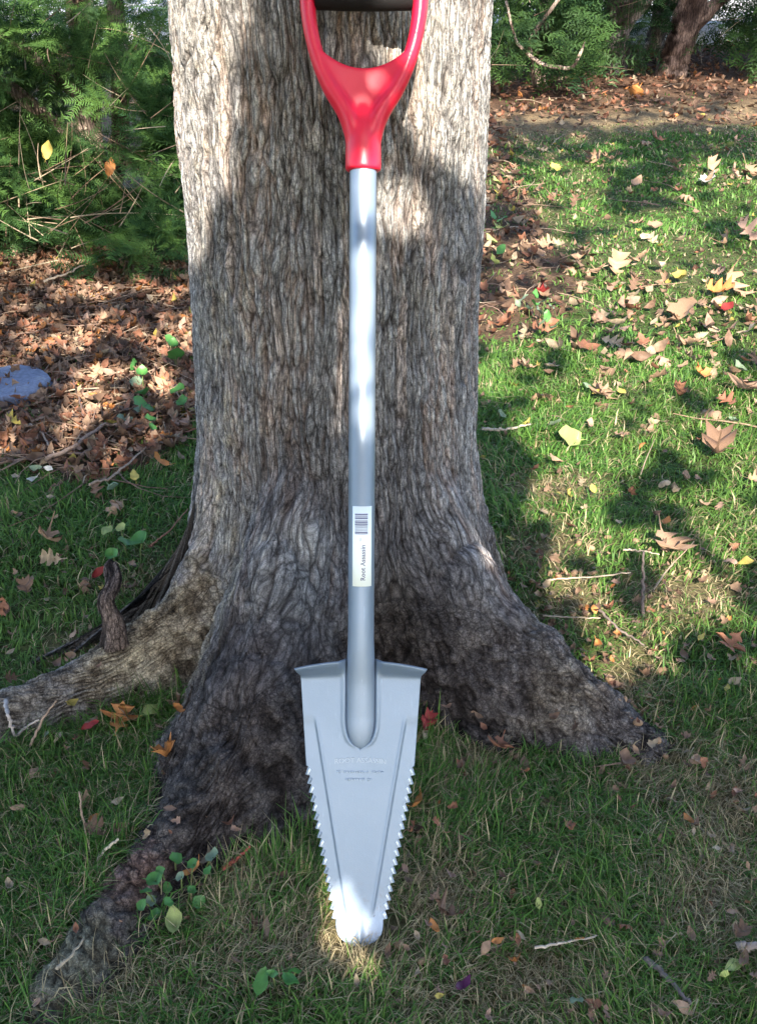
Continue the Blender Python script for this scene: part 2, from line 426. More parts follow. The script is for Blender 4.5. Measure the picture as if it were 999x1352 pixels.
    dark = (sstep(.52, .15, ZZ+(t2-.5)*.3)*.85*sstep(.85, .35, np.abs(PH+R(90)-.02)))[:, :, None]   # darker towards the foot of the trunk's front
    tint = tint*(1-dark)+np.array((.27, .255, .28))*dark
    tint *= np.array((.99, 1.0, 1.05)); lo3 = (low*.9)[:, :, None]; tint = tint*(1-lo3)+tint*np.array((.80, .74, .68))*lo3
    sun_pale = (sstep(.62, .85, ZZ)*.9)[:, :, None]; tint = tint*(1-sun_pale)+tint*np.array((1.30, 1.26, 1.16))*sun_pale  # upper trunk paled: sunlight painted into the bark tint
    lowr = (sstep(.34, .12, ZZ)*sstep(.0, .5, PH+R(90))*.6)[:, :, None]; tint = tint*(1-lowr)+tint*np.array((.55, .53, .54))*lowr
    # bare reddish wood on the front root, pale patches painted on the left root as its sunlight
    def spot(cx, cy, r, colr, amt):
        nonlocal tint
        d = np.hypot(P[..., 0]-cx, P[..., 1]-cy)/r+(iso-.5)*1.6
        m = (sstep(1.15, .35, d)*amt)[:, :, None]; tint = tint*(1-m)+np.array(colr)*m
    spot(-.305, .80, .06, (1.5, 1.0, .86), .6)
    spot(-.36, 1.165, .10, (1.75, 1.6, 1.2), .8); spot(-.27, 1.16, .10, (1.6, 1.45, 1.15), .6)
    spot(-.55, 1.05, .2, (1.3, 1.22, 1.05), .5); spot(-.36, .70, .09, (1.0, 1.03, .78), .8)
    m, k = P.shape[:2]
    idx = np.arange(m*k).reshape(m, k); a = idx; b_ = np.roll(idx, -1, 0)
    F = np.stack([a[:, :-1], a[:, 1:], b_[:, 1:], b_[:, :-1]], 3-1).reshape(-1, 4)
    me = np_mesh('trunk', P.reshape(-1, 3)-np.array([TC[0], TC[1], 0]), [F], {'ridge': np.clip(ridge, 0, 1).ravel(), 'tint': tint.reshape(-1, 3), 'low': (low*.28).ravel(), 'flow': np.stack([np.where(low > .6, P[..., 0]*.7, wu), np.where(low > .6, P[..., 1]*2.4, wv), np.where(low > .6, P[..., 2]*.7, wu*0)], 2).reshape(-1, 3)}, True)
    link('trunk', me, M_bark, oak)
    return P
TP = build_trunk()
# dead root stub standing in the fork of the left root
def rootstub():
    J = Join()
    a = ground_at(148, 838, .10); b = ground_at(143, 790, .15); c = ground_at(152, 745, .17)
    P = np.array([a+[0, 0, -.02], a*.5+b*.5, b, b*.4+c*.6, c]); P = np.array([np.array([np.interp(t, range(5), P[:, k]) for k in range(3)]) for t in np.linspace(0, 4, 26)])
    rad = np.interp(np.linspace(0, 4, 26), range(5), [.018, .0135, .0115, .0115, .0105])
    P[1:-1, 0] += .003*np.sin(np.linspace(0, 11, 24)); V, F = tube(P, rad, 40); ctr = np.repeat(P, 40, 0); ctr = np.vstack([ctr, P[0], P[-1]])
    an = np.concatenate([np.tile(np.arange(40)/40*2*np.pi, 26), [0, 0]]); ln = np.concatenate([np.repeat(np.linspace(0, 1, 26), 40), [0, 1]])
    nz = fbm(np.cos(an)*3.2+9, np.sin(an)*3.2+9, ln*2.2, s=41)
    V = ctr+(V-ctr)*(1+(nz-.5)*.8)[:, None]
    me = np_mesh('root_stub', V-np.array([TC[0], TC[1], 0]), F, {'ridge': sstep(.3, .7, nz), 'tint': np.tile((.45, .36, .34), (len(V), 1)), 'flow': V*[1, 2, .4]}, True)
    o = link('root_stub', me, M_bark, oak); o['label'] = 'reddish grey dead root stub standing in the fork of the left root'
rootstub()

# ------------------------------------------------------------------ the shovel
TIP = np.array([-.0212, .7225, .0])
up_ = np.array([.0064, math.sin(R(25.9)), math.cos(R(25.9))]); up_ /= np.linalg.norm(up_)
nn_ = np.array([0, -math.cos(R(25.9)), math.sin(R(25.9))]); xx_ = np.cross(up_, nn_); xx_ /= np.linalg.norm(xx_); nn_ = np.cross(xx_, up_)
shovel = empty('garden_shovel', (0, 0, 0), 'silver steel root-cutting shovel with toothed pointed blade and red D handle leaning on the oak', 'shovel')
shovel.matrix_world = Matrix(((*[float(v) for v in (xx_[0], up_[0], nn_[0])], TIP[0]), (xx_[1], up_[1], nn_[1], TIP[1]), (xx_[2], up_[2], nn_[2], TIP[2]), (0, 0, 0, 1)))
# local axes: x right, y up the shaft, z towards the camera
def b_steel_of(ca, cb, soil):
    def f(n, b):
        tc = n('ShaderNodeTexCoord'); nz = n.noise(900, 3, tc.outputs['Object']); n2 = n.noise(14, 4, tc.outputs['Object'])
        c = n.ramp(n2, [(.3, ca), (.7, cb)])
        mp = n('ShaderNodeMapping'); mp.inputs['Scale'].default_value = (1, .06, 1); mp.inputs['Rotation'].default_value = (0, 0, .25); n.l(tc.outputs['Object'], mp.inputs[0])
        scr = n.noise(420, 5, mp.outputs[0], rough=.7); c = n.mix(n.ramp(scr, [(.63, (0, 0, 0)), (.72, (.45,)*3)]), c, tuple(min(1, v*1.7) for v in cb))
        if soil:
            sx = n('ShaderNodeSeparateXYZ'); n.l(tc.outputs['Object'], sx.inputs[0])
            mr = n('ShaderNodeMapRange'); mr.inputs['From Min'].default_value = .10; mr.inputs['From Max'].default_value = .0; n.l(sx.outputs['Y'], mr.inputs['Value'])
            dn = n.noise(55, 6, tc.outputs['Object'], rough=.75); m = n('ShaderNodeMath', operation='MULTIPLY'); n.l(mr.outputs[0], m.inputs[0]); n.l(n.ramp(dn, [(.5, (0, 0, 0)), (.68, (.75,)*3)]), m.inputs[1])
            c = n.mix(m.outputs[0], c, (.13, .10, .075))
        n.l(c, b.inputs['Base Color']); b.inputs['Metallic'].default_value = .35
        n.l(n.ramp(n2, [(.3, (.32,)*3), (.7, (.44,)*3)]), b.inputs['Roughness']); b.inputs['Specular IOR Level'].default_value = .6
        n3 = n.noise(260, 4, tc.outputs['Object'], rough=.8); ad = n('ShaderNodeMath', operation='ADD'); n.l(nz, ad.inputs[0]); n.l(n3, ad.inputs[1]); n.bump(ad.outputs[0], .25, .0006)
    return f
b_steel = b_steel_of((.150, .200, .282), (.182, .238, .325), True)
M_shaft = mat('silver_tube_coat', b_steel_of((.185, .235, .32), (.22, .275, .365), False))
M_steel = mat('silver_powder_coat', b_steel)
def simple(name, c, rough, spec=.5, metal=0, bump=None, sss=0):
    def f(n, b):
        b.inputs['Base Color'].default_value = (*c, 1); b.inputs['Roughness'].default_value = rough
        b.inputs['Specular IOR Level'].default_value = spec; b.inputs['Metallic'].default_value = metal
        if bump:
            tc = n('ShaderNodeTexCoord'); n.bump(n.noise(bump[0], 3, tc.outputs['Object']), bump[1], bump[2])
    return mat(name, f)
M_red = simple('red_plastic', (.72, .010, .042), .36, .5, bump=(1500, .12, .0004))
M_foam = simple('black_foam', (.009, .009, .010), .75, .3, bump=(1400, .5, .0006))
M_bevel = simple('ground_steel_edge', (.70, .76, .84), .38, .6, .25)
M_paper = simple('white_sticker', (.90, .95, .96), .4, .5)
M_ink = simple('printed_ink', (.10, .10, .22), .5, .4)

# blade
def blade_half(t):
    pts = [(0, .0035), (.003, .012), (.007, .0185), (.013, .0240), (.019, .0258), (.025, .0264), (.030, .0262), (.205, .0570), (.2058, .0595), (.3110, .0655), (.317, .0675), (.3255, .0715)]
    return np.interp(t, [p[0] for p in pts], [p[1] for p in pts])
def slot_half(t):
    t = np.asarray(t, float); a = .0152; t0 = .2262
    q = np.clip((t-t0)/.034, 0, 1)
    return a*np.sqrt(1-(1-q)**2.2)*(t > t0)
TT = list(np.linspace(0, .030, 16)); teeth = []
NT = 17; pitch = (.205-.030)/NT
rows = [(t, 0) for t in TT]
for k in range(NT):
    t0 = .030+k*pitch
    rows += [(t0+pitch*.10, 1.0), (t0+pitch*.14, 1.0), (t0+pitch*.55, .45), (t0+pitch*.98, 0.0)]
    teeth.append(t0)
rows += [(t, 0) for t in (.2058,)] + [(t, 0) for t in np.linspace(.210, .3100, 44)] + [(t, 0) for t in (.3135, .317, .3195, .322, .324, .3255)]
rows.sort()
def blade_z(x, t):                 # relief: shallow dish, pressed step along each side, lifted foot rest
    ax = np.abs(x); w = blade_half(t)
    z = .030*ax*ax/.06*0.6
    cr = np.interp(t, [.035, .255, .33], [.0135, .0478, .0560])    # where the pressed rib runs
    on = sstep(.030, .045, t)*sstep(.264, .250, t)
    z = z+on*(.0006*np.exp(-((ax-cr)/.0018)**2)-.0007*sstep(cr, cr+.0035, ax))
    z = z+.0015*sstep(.06, 0, t)+.010*sstep(.30, .3255, t)**1.6*sstep(.016, .024, ax)
    sl = slot_half(t)
    z = z-.0012*np.exp(-((ax-sl)/.0020)**2)*(t > .2262)*sstep(.2262, .24, t)+.0022*np.exp(-((ax-sl-.003)/.0016)**2)*sstep(.222, .24, t)
    z = z-.0018*np.exp(-(x/.004)**2)*sstep(.05, .01, t)
    z = z+.004*sstep(.035, 0, t)
    return z
def build_blade():
    NCOL = 46
    V = []; F = []
    for side in (-1, 1):
        base = len(V)
        for (t, tooth) in rows:
            w_ = float(blade_half(t))+.0048*tooth; s_ = float(slot_half(t))
            cr = float(np.interp(t, [.035, .255, .33], [.0135, .0478, .0560]))
            inner = min(max(cr-.005, s_+.004), w_*.8); mid = np.linspace(s_, inner, 16)
            o1 = np.linspace(inner, min(cr+.004, w_*.93), 18)[1:]; o2 = np.linspace(min(cr+.004, w_*.93), w_, 14)[1:]
            xs = np.concatenate([mid, o1, o2])
            ty = t-.0030*tooth*0
            for x in xs:
                zt_ = float(blade_z(np.array(x), np.array(t)))
                yy = ty - (.0085*((x/w_)**2)*sstep(.30, .3255, t) if t > .30 else 0)
                if abs(x) < .03 and t > .3: yy += .0
                V.append((side*x, yy, zt_))
        nc = len(xs)
        for i in range(len(rows)-1):
            for j in range(nc-1):
                a = base+i*nc+j; q = (a, a+1, a+nc+1, a+nc)
                F.append(q if side > 0 else q[::-1])
    V = np.array(V); me = bpy.data.meshes.new('blade'); bm = bmesh.new()
    vs = [bm.verts.new(v) for v in V]
    for q in F: bm.faces.new([vs[i] for i in q])
    bmesh.ops.remove_doubles(bm, verts=bm.verts, dist=.00012)
    bmesh.ops.dissolve_degenerate(bm, edges=bm.edges, dist=.00005)
    for f in bm.faces: f.smooth = True
    bm.to_mesh(me); bm.free()
    o = link('blade', me, M_steel, shovel)
    md = o.modifiers.new('thickness', 'SOLIDIFY'); md.thickness = .0022; md.offset = -1
    return o
blade = build_blade()
for side in (-1, 1):               # bright ground faces of the teeth: one small wedge each
    for k, t0 in enumerate(teeth):
        tc_ = t0+pitch*.10; xo = float(blade_half(tc_))+.0049; x1 = float(blade_half(t0+pitch*.98)); 
        z = float(blade_z(np.array(x1*.97), np.array(tc_)))
        a, b_, c_ = (xo, tc_-.0002, z-.0006), (x1+.0002, t0+pitch*.98, z-.0006), (x1-.0028, t0+pitch*.62, z+.0007)
        d_ = (xo-.0034, tc_+.0002, z+.0007)
        V = np.array([a, b_, c_, d_]+[(p[0]-.0003, p[1], p[2]-.0018) for p in (a, b_, c_, d_)])*np.array([side, 1, 1])
        Fq = np.array([(0, 1, 2, 3), (4, 7, 6, 5), (0, 4, 5, 1), (1, 5, 6, 2), (2, 6, 7, 3), (3, 7, 4, 0)])
        if side > 0: Fq = Fq
        else: Fq = Fq[:, ::-1]
        link('tooth', np_mesh('tooth', V, [Fq]), M_bevel if side > 0 or k % 2 == 0 else M_steel, blade)
# embossed maker's lines on the blade (worn and faint)
def text_mesh(body, size, mapf, extrude=0.0, align='CENTER', bold=0):
    cu = bpy.data.curves.new('t', 'FONT'); cu.body = body; cu.size = size; cu.align_x = align; cu.align_y = 'CENTER'
    cu.extrude = extrude; cu.offset = bold; cu.resolution_u = 3
    ob = bpy.data.objects.new('t', cu); sc.collection.objects.link(ob)
    dg = bpy.context.evaluated_depsgraph_get(); dg.update()
    me = bpy.data.meshes.new_from_object(ob.evaluated_get(dg)); bpy.data.objects.remove(ob)
    for v in me.vertices: v.co = mapf(v.co)
    me.materials.clear(); me.update(); return me
def on_blade(cy, arch):
    def f(c):
        y = cy+c.y-arch*(c.x/.04)**2
        return (c.x, y, float(blade_z(np.array(c.x), np.array(y)))+.0004+c.z)
    return f
M_emb = simple('embossed_steel', (.26, .32, .41), .35, .6, .35)
link('embossed_lettering', text_mesh('ROOT ASSASSIN', .0078, on_blade(.2120, .0030), .0003), M_emb, blade)
J = Join()
for (cy, x0, x1, st) in ((.1990, -.026, .026, 19), (.1905, -.016, .014, 10)):   # two short lines too worn to read
    for i in range(st):
        if rng.random() < .22: continue
        xa = x0+(x1-x0)*i/st; wd = (x1-x0)/st*rng.uniform(.45, .8); hh = rng.uniform(.0012, .0026)
        z = float(blade_z(np.array(xa), np.array(cy)))+.00025
        V = np.array([(xa, cy-hh/2, z), (xa+wd, cy-hh/2, z), (xa+wd, cy+hh/2, z), (xa, cy+hh/2, z)]); V = np.vstack([V, V+[0, 0, .0006]])
        J.add(V, [np.array([(4, 5, 6, 7), (0, 1, 5, 4), (1, 2, 6, 5), (2, 3, 7, 6), (3, 0, 4, 7)])])
o = link('embossed_marks', J.mesh('embossed_marks'), simple('bright_embossing', (.36, .43, .54), .4, .5, .2), blade)

# shaft: steel tube whose flattened end lies in the blade's U slot
n_ = 40; rows_ = []
ts = np.concatenate([np.linspace(.2248, .262, 26), np.linspace(.27, .46, 30), np.linspace(.48, .86, 20)])
V = []
for t in ts:
    q = np.clip((t-.2244)/.036, 0, 1); rx = .0160*math.sqrt(max(1-(1-q)**2.1, 1e-4))
    rx = rx if t < .30 else np.interp(t, [.30, .35], [.0160, .0140]); rz = rx*np.interp(t, [.225, .30, .36], [.30, .62, 1.0])
    zc = np.interp(t, [.2248, .26, .30, .34, .46], [-.0010, -.0030, -.0030, .0005, .0030])
    a = np.arange(n_)/n_*2*np.pi
    V.append(np.stack([rx*np.cos(a), np.full(n_, t), zc+rz*np.sin(a)], 1))
V = np.concatenate(V); m_ = len(ts)
Q = np.array([(i*n_+j, (i+1)*n_+j, (i+1)*n_+(j+1) % n_, i*n_+(j+1) % n_) for i in range(m_-1) for j in range(n_)])
caps = np.array([list(range(n_))])
link('shaft', np_mesh('shaft', V, [Q, caps], smooth=True), M_shaft, shovel)
SR = .0140; SZ = .0030
# sticker on the shaft
def wrap(x, y, lift): a = x/(SR+lift); return ((SR+lift)*math.sin(a), y, SZ+(SR+lift)*math.cos(a))
def patch(name, x0, x1, y0, y1, lift, m, parent, nx=14):
    xs = np.linspace(x0, x1, nx+1); V = [wrap(x, y, lift) for y in (y0, y1) for x in xs]+[wrap(x, y, lift-.00025) for y in (y0, y1) for x in xs]
    k = nx+1; F = [(i, i+1, i+1+k, i+k) for i in range(nx)]+[(i, i+2*k, i+1+2*k, i+1) for i in range(nx)]+[(i+k, i+1+k, i+1+3*k, i+3*k) for i in range(nx)]
    F += [(0, k, 3*k, 2*k), (nx, nx+2*k, nx+3*k, nx+k)]
    return link(name, np_mesh(name, np.array(V), [np.array(F)]), m, parent)
LX = .0012
stick = patch('sticker', LX-.0112, LX+.0112, .408, .4937, .0004, M_paper, shovel); stick['label'] = 'white paper sticker with a barcode and small upright lettering'
J = Join()
yb = .4640
while yb < .4860:
    hh = random.choice([.0004, .0006, .0009, .0013]); xs = np.linspace(LX-.0082, LX+.0060, 9)
    V = np.array([wrap(x, y, .00052) for y in (yb, yb+hh) for x in xs]); J.add(V, [np.array([(i, i+1, i+10, i+9) for i in range(8)])]); yb += hh+random.choice([.0005, .0007, .0010])
link('barcode', J.mesh('barcode', tint=False), M_ink, stick)
link('sticker_lettering', text_mesh('Root Assassin', .0068, lambda c: wrap(LX+.0010-c.y, .4335+c.x, .00055), 0, bold=.00012), M_ink, stick)
link('sticker_trademark', text_mesh('TM', .0024, lambda c: wrap(LX-.0016-c.y, .4580+c.x, .00055), 0), M_ink, stick)
link('sticker_side_text', text_mesh('GARDEN', .0022, lambda c: wrap(LX+.0088-c.y, .4790+c.x, .00055), 0), M_ink, stick) if False else None

# red D handle, moulded in one: collar, web and two arms
def build_handle():
    J = Join()
    tz = SZ
    pr = [(.8405, .0172), (.8412, .0184), (.845, .0186), (.862, .0184), (.872, .0180), (.880, .0168), (.888, .0146), (.896, .0116), (.904, .0085), (.910, .005)]
    V, F = tube([(0, t, tz) for t, r in pr], [r for t, r in pr], 40); J.add(V, F)
    for sd in (-1, 1):
        kt = [.868, .880, .893, .905, .921, .945, .968, .985, .9995, 1.012, 1.028, 1.038]
        kx = [.0075, .0090, .0135, .0205, .0325, .0445, .0515, .0550, .0568, .0572, .0568, .0560]
        kr = [.0105, .0112, .0108, .0098, .0088, .0078, .0076, .0077, .0080, .0084, .0082, .0060]
        q = np.linspace(0, 11, 60); P = np.stack([sd*np.interp(q, range(12), kx), np.interp(q, range(12), kt), np.full(60, tz)], 1)
        for _ in range(3): P[1:-1] = (P[:-2]+2*P[1:-1]+P[2:])/4
        rd = np.interp(q, range(12), kr)
        T = np.gradient(P, axis=0); T /= np.linalg.norm(T, axis=1)[:, None]
        a = np.arange(28)/28*2*np.pi; VV = []
        for i in range(60):
            Nn = np.cross(T[i], (0, 0, 1)); dz_ = rd[i]*np.interp(i/59, [0, .3, .6, 1], [1.35, 1.45, 1.5, 1.45])
            VV.append(P[i]+rd[i]*np.cos(a)[:, None]*Nn+dz_*np.sin(a)[:, None]*np.array([0, 0, 1.]))
        VV = np.concatenate(VV); Fq = [(i*28+j, i*28+(j+1) % 28, (i+1)*28+(j+1) % 28, (i+1)*28+j) for i in range(59) for j in range(28)]
        VV = np.vstack([VV, P[0], P[-1]]); tr = [(60*28, (j+1) % 28, j) for j in range(28)]+[(60*28+1, 59*28+j, 59*28+(j+1) % 28) for j in range(28)]
        J.add(VV, [np.array(Fq), np.array(tr)])
    # web between the arms
    xs = np.linspace(-1, 1, 41); top = .9425+.0210*np.abs(xs)**2.2; bot = np.full(41, .878)
    V = []
    for x, tp, bt in zip(xs, top, bot):
        for s in np.linspace(0, 1, 12):
            t = bt+(tp-bt)*s
            hw = np.interp(t, [.878, .893, .905, .921, .945, .968], [.008, .014, .021, .033, .0445, .050])
            th = .0078+.0045*abs(x)**3
            V.append((x*hw, t, tz+th-.0012*s)); 
    nv = len(V); V = np.array(V); V = np.vstack([V, V*[1, 1, 0]+[0, 0, tz-.0062]])
    F = []
    for i in range(40):
        for j in range(11):
            a = i*12+j; F += [(a, a+12, a+13, a+1), (nv+a, nv+a+1, nv+a+13, nv+a+12)]
        a = i*12; F += [(a, nv+a, nv+a+12, a+12), (a+11, a+23, nv+a+23, nv+a+11)]
    for j in range(11): F += [(j, j+1, nv+j+1, nv+j), (480+j, nv+480+j, nv+481+j, 481+j)]
    J.add(V, [np.array(F)])
    me = J.mesh('handle', tint=False, smooth=True); bm = bmesh.new(); bm.from_mesh(me); bmesh.ops.remove_doubles(bm, verts=bm.verts, dist=.00002)
    bmesh.ops.recalc_face_normals(bm, faces=bm.faces); bm.to_mesh(me); bm.free()
    o = link('handle', me, M_red, shovel)
    r = o.modifiers.new('merge', 'REMESH'); r.mode = 'VOXEL'; r.voxel_size = .0012; r.use_smooth_shade = True
    s = o.modifiers.new('soften', 'CORRECTIVE_SMOOTH') if False else o.modifiers.new('soften', 'SMOOTH'); s.factor = .5; s.iterations = 30
    o['label'] = 'glossy red plastic D handle with a flared collar'
    return o
handle = build_handle()
pr = [(-.0500, .0135), (-.0495, .0160), (-.047, .0165), (-.02, .0172), (0, .0174), (.02, .0172), (.047, .0165), (.0495, .0160), (.0500, .0135)]
V, F = tube([(x, 1.0178, SZ) for x, r in pr], [r for x, r in pr], 40)
g = link('grip', np_mesh('grip', V, F, smooth=True), M_foam, shovel); g['label'] = 'black foam grip across the red handle'
# ------------------------------------------------------------------ unseen tree added to shade the place
SLAB_Y = -1.15
def to_slab(P):
    P = np.asarray(P, float); t = (SLAB_Y-P[..., 1])/S[1]
    return P[..., 0]+S[0]*t, P[..., 2]+S[2]*t
def ray(px, py):
    k = (676.0-py)/F_PX; return np.array([(px-499.5)/F_PX, CT+k*ST, -ST+k*CT])
def on_trunk(px, py):
    d = ray(px, py); o = np.array([0, 0, CAMZ]); r = .205
    a = d[0]**2+d[1]**2; b = 2*((o[0]-TC[0])*d[0]+(o[1]-TC[1])*d[1]); c = (o[0]-TC[0])**2+(o[1]-TC[1])**2-r*r
    q = b*b-4*a*c
    t = (-b-math.sqrt(q))/(2*a) if q > 0 else -b/(2*a)
    return o+d*t
def on_plane_y(px, py, y): d = ray(px, py); return np.array([0, 0, CAMZ])+d*(y/d[1])
def on_shovel(px, py):
    d = ray(px, py); o = np.array([0, 0, CAMZ]); t = (TIP-o).dot(nn_)/d.dot(nn_); return o+d*t
RES = .01; X0, X1, Z0, Z1 = -5.0, 5.5, .6, 9.0
mw, mh = int((X1-X0)/RES), int((Z1-Z0)/RES)
MX, MZ = np.meshgrid(X0+(np.arange(mw)+.5)*RES, Z0+(np.arange(mh)+.5)*RES)
DEN = np.full(MX.shape, .55)  # leaf density of the added crown, gaps shaped to cast the sun patches
def paint(poly, dens, fn):
    pts = []
    n = len(poly)
    for i in range(n):
        a, b = np.array(poly[i], float), np.array(poly[(i+1) % n], float)
        for t in np.linspace(0, 1, 6, endpoint=False): pts.append(a+(b-a)*t)
    q = [tuple(float(v) for v in to_slab(fn(*p))) for p in pts]
    wob = (fbm(MX*7, MZ*7, s=91, o=2)-.5)*.10 if fn is ground_at else 0
    DEN[in_poly(MX+wob, MZ+wob, q)] = dens
G = ground_at
paint([(-900, 610), (2000, 610), (2600, 1750), (-1500, 1750)], 1.0, G)
paint([(-700, 120), (240, 120), (240, 610), (-700, 610)], .72, G)
paint([(-120, 480), (90, 480), (90, 570), (-120, 570)], 1.0, G)
paint([(640, 100), (1700, 100), (1700, 165), (640, 165)], .40, G)
paint([(640, 165), (1700, 165), (1700, 214), (640, 214)], .86, G)
paint([(640, 214), (1700, 214), (1700, 455), (640, 455)], .04, G)
paint([(640, 230), (700, 235), (760, 330), (735, 400), (640, 420)], .62, G)
paint([(800, 205), (905, 210), (885, 268), (850, 290), (800, 262)], .95, G)
paint([(930, 290), (1200, 290), (1200, 330), (960, 335)], .7, G)
paint([(640, 455), (1700, 455), (1700, 620), (640, 620)], .20, G)
paint([(880, 520), (1500, 520), (1500, 700), (900, 690)], .34, G)
paint([(640, 590), (800, 600), (800, 700), (650, 700)], .22, G)
paint([(690, 700), (1400, 700), (1500, 880), (760, 880)], .50, G)
paint([(-600, 0), (240, 0), (240, 340), (-600, 340)], .42, lambda a, b: on_plane_y(a, b, 3.2))
paint([(-400, 900), (-100, 800), (60, 620), (-600, 620)], .80, G)
paint([(630, -160), (1700, -160), (1700, 96), (630, 96)], .97, lambda a, b: on_plane_y(a, b, 6.8))
paint([(215, -200), (660, -200), (660, 700), (215, 700)], 1.0, on_trunk)
paint([(215, 500), (700, 500), (800, 990), (215, 990)], 1.0, lambda a, b: ground_at(a, b, .12))
paint([(215, -80), (303, -80), (300, 130), (296, 230), (270, 262), (262, 330), (215, 345)], 0, on_trunk)
paint([(515, -80), (663, -80), (663, 250), (640, 240), (606, 208), (570, 168), (530, 140), (540, 95), (510, 60)], 0, on_trunk)
paint([(505, 242), (535, 250), (564, 280), (560, 292), (520, 296), (505, 286)], 0, on_trunk)
paint([(628, 640), (652, 660), (655, 770), (640, 790), (626, 720)], .25, lambda a, b: on_plane_y(a, b, 1.30))
paint([(441, 1160), (449, 1165), (458, 1205), (474, 1238), (474, 1250), (452, 1250)], 0, on_shovel)
paint([(477, 228), (488, 228), (486, 600), (478, 600)], 0, on_shovel)
def den_at(x, z):
    i = np.clip(((x-X0)/RES).astype(int), 0, mw-1); j = np.clip(((z-Z0)/RES).astype(int), 0, mh-1)
    return DEN[j, i]
def eroded(r):                     # smallest density within r metres
    D = DEN.copy(); k = max(1, int(round(r/RES))); done = 0
    while done < k:
        s_ = min(k-done, max(1, done or 1)); E = D.copy()
        E[s_:] = np.minimum(E[s_:], D[:-s_]); E[:-s_] = np.minimum(E[:-s_], D[s_:]); D2 = E.copy()
        D2[:, s_:] = np.minimum(D2[:, s_:], E[:, :-s_]); D2[:, :-s_] = np.minimum(D2[:, :-s_], E[:, s_:]); D = D2; done += s_
    return D
def build_added_shade_tree():
    base = (-3.3, -2.1)
    t = empty('oak_tree', (base[0], base[1], 0), 'unseen leafy tree with low boughs, added to shade the trunk and lawn', 'tree')  # added out of view to block the sun
    off = np.array([base[0], base[1], 0])
    V, F = tube([(base[0], base[1], -.1), (base[0]+.03, base[1], .15), (base[0], base[1], 1.5), (base[0]+.2, base[1]+.1, 3.2), (base[0]+.5, base[1]+.1, 5.2), (base[0]+.9, base[1], 7)], [.26, .19, .16, .13, .09, .03], 20)
    link('trunk', np_mesh('trunk', V-off, F, {'ridge': np.full(len(V), .6), 'tint': np.ones((len(V), 3))}, True), M_bark, t)
    J = Join()
    for zb, ze, L in ((1.9, 1.7, 2.4), (2.4, 2.7, 2.2), (3.1, 3.6, 2.2), (3.8, 4.8, 2.6), (4.9, 6.9, 6.5)):
        n = 24; s = np.linspace(0, 1, n); x = base[0]+s*L; z = zb+(ze-zb)*s+.10*np.sin(s*9+zb); y = base[1]+(SLAB_Y-base[1])*np.minimum(1, s*3)+.12*np.sin(s*7+zb*3)
        V, F = tube(np.stack([x, y, z], 1), np.linspace(.05, .006, n), 7); J.add(V-off, F, (.24, .2, .17))
    for _ in range(900):
        a = np.array([rng.uniform(X0+.8, X1-.8), rng.uniform(SLAB_Y-.25, SLAB_Y+.25), rng.uniform(1.0, Z1-1)]); d = rng.normal(0, 1, 3)*[1, .4, .5]; d /= np.linalg.norm(d)
        P = a+d*np.linspace(-.2, .2, 5)[:, None]; bx, bz = to_slab(P)
        if den_at(bx, bz).min() < .95: continue
        V, F = tube(P, np.linspace(.006, .003, 5), 5, cap=False); J.add(V-off, F[:1], (.22, .18, .15))
    link('bough', J.mesh('bough', True), M_twig, t)
    # leaves
    TVl = np.array([(0, -.5, 0), (.22, -.2, .05), (.33, .12, .06), (.18, .36, .03), (0, .5, -.04), (-.18, .36, .03), (-.33, .12, .06), (-.22, -.2, .05)])
    TF = [np.array([(0, 1, 2, 3), (0, 3, 4, 5), (0, 5, 6, 7)])]
    JL = Join()
    for n, size in ((45000, .17), (40000, .105), (46000, .05), (34000, .03)):
        P = np.stack([rng.uniform(X0+.3, X1-.3, n), rng.uniform(SLAB_Y-.35, SLAB_Y+.35, n), rng.uniform(.9, Z1-.6, n)], 1)
        if size < .04: P[:, 0] = rng.uniform(-.7, .75, n); P[:, 2] = rng.uniform(1.0, 3.35, n)
        sx, sz = to_slab(P); sc_ = size*rng.uniform(.7, 1.25, n)
        h = .50*sc_
        ds = [den_at(sx+a*h, sz+b*h*1.25) for a, b in ((0, 0), (1, 0), (-1, 0), (0, 1), (0, -1), (.7, .7), (-.7, -.7), (.7, -.7), (-.7, .7))]
        ER = eroded(.42*size); ji = np.clip(((sz-Z0)/RES).astype(int), 0, mh-1), np.clip(((sx-X0)/RES).astype(int), 0, mw-1)
        dmin = np.minimum(np.min(ds, 0), ER[ji])
        clump = fbm(sx*8, sz*8, s=95, o=3)
        thr = np.clip((ds[0]-.5)*.55+.5, .28, .75)
        keep = (dmin > .95) | ((dmin > .01) & (dmin <= .95) & (((clump < thr) & (rng.random(n) < .25+.5*ds[0])) | (rng.random(n) < .10*ds[0])))
        if size > .15: keep = (dmin > .95)
        if size < .06: keep &= (rng.random(n) < .6) | (dmin > .95)
        if size < .04: keep = dmin > .95
        P = P[keep]; m = len(P); sc_ = sc_[keep]
        nrm = S+rng.normal(0, .38, (m, 3)); d = rng.normal(0, 1, (m, 3)); d[:, 2] -= .4
        up = nrm/np.linalg.norm(nrm, axis=1)[:, None]; d = d-up*np.sum(d*up, 1)[:, None]
        g = rng.random(m)[:, None]
        colr = np.array((.05, .09, .025))*(1-g)+np.array((.12, .13, .03))*g
        scatter(JL, TVl, TF, P-off, frames(d, up), sc_, colr)
    o = link('crown', JL.mesh('crown'), M_green, t, kind='stuff')
    return JL.n
print('shade verts', build_added_shade_tree())

# ------------------------------------------------------------------ surface height under things that lie about
def surf(x, y): return np.maximum(gh(x, y), np.maximum(tree_h(np.asarray(x, float), np.asarray(y, float)), -1))
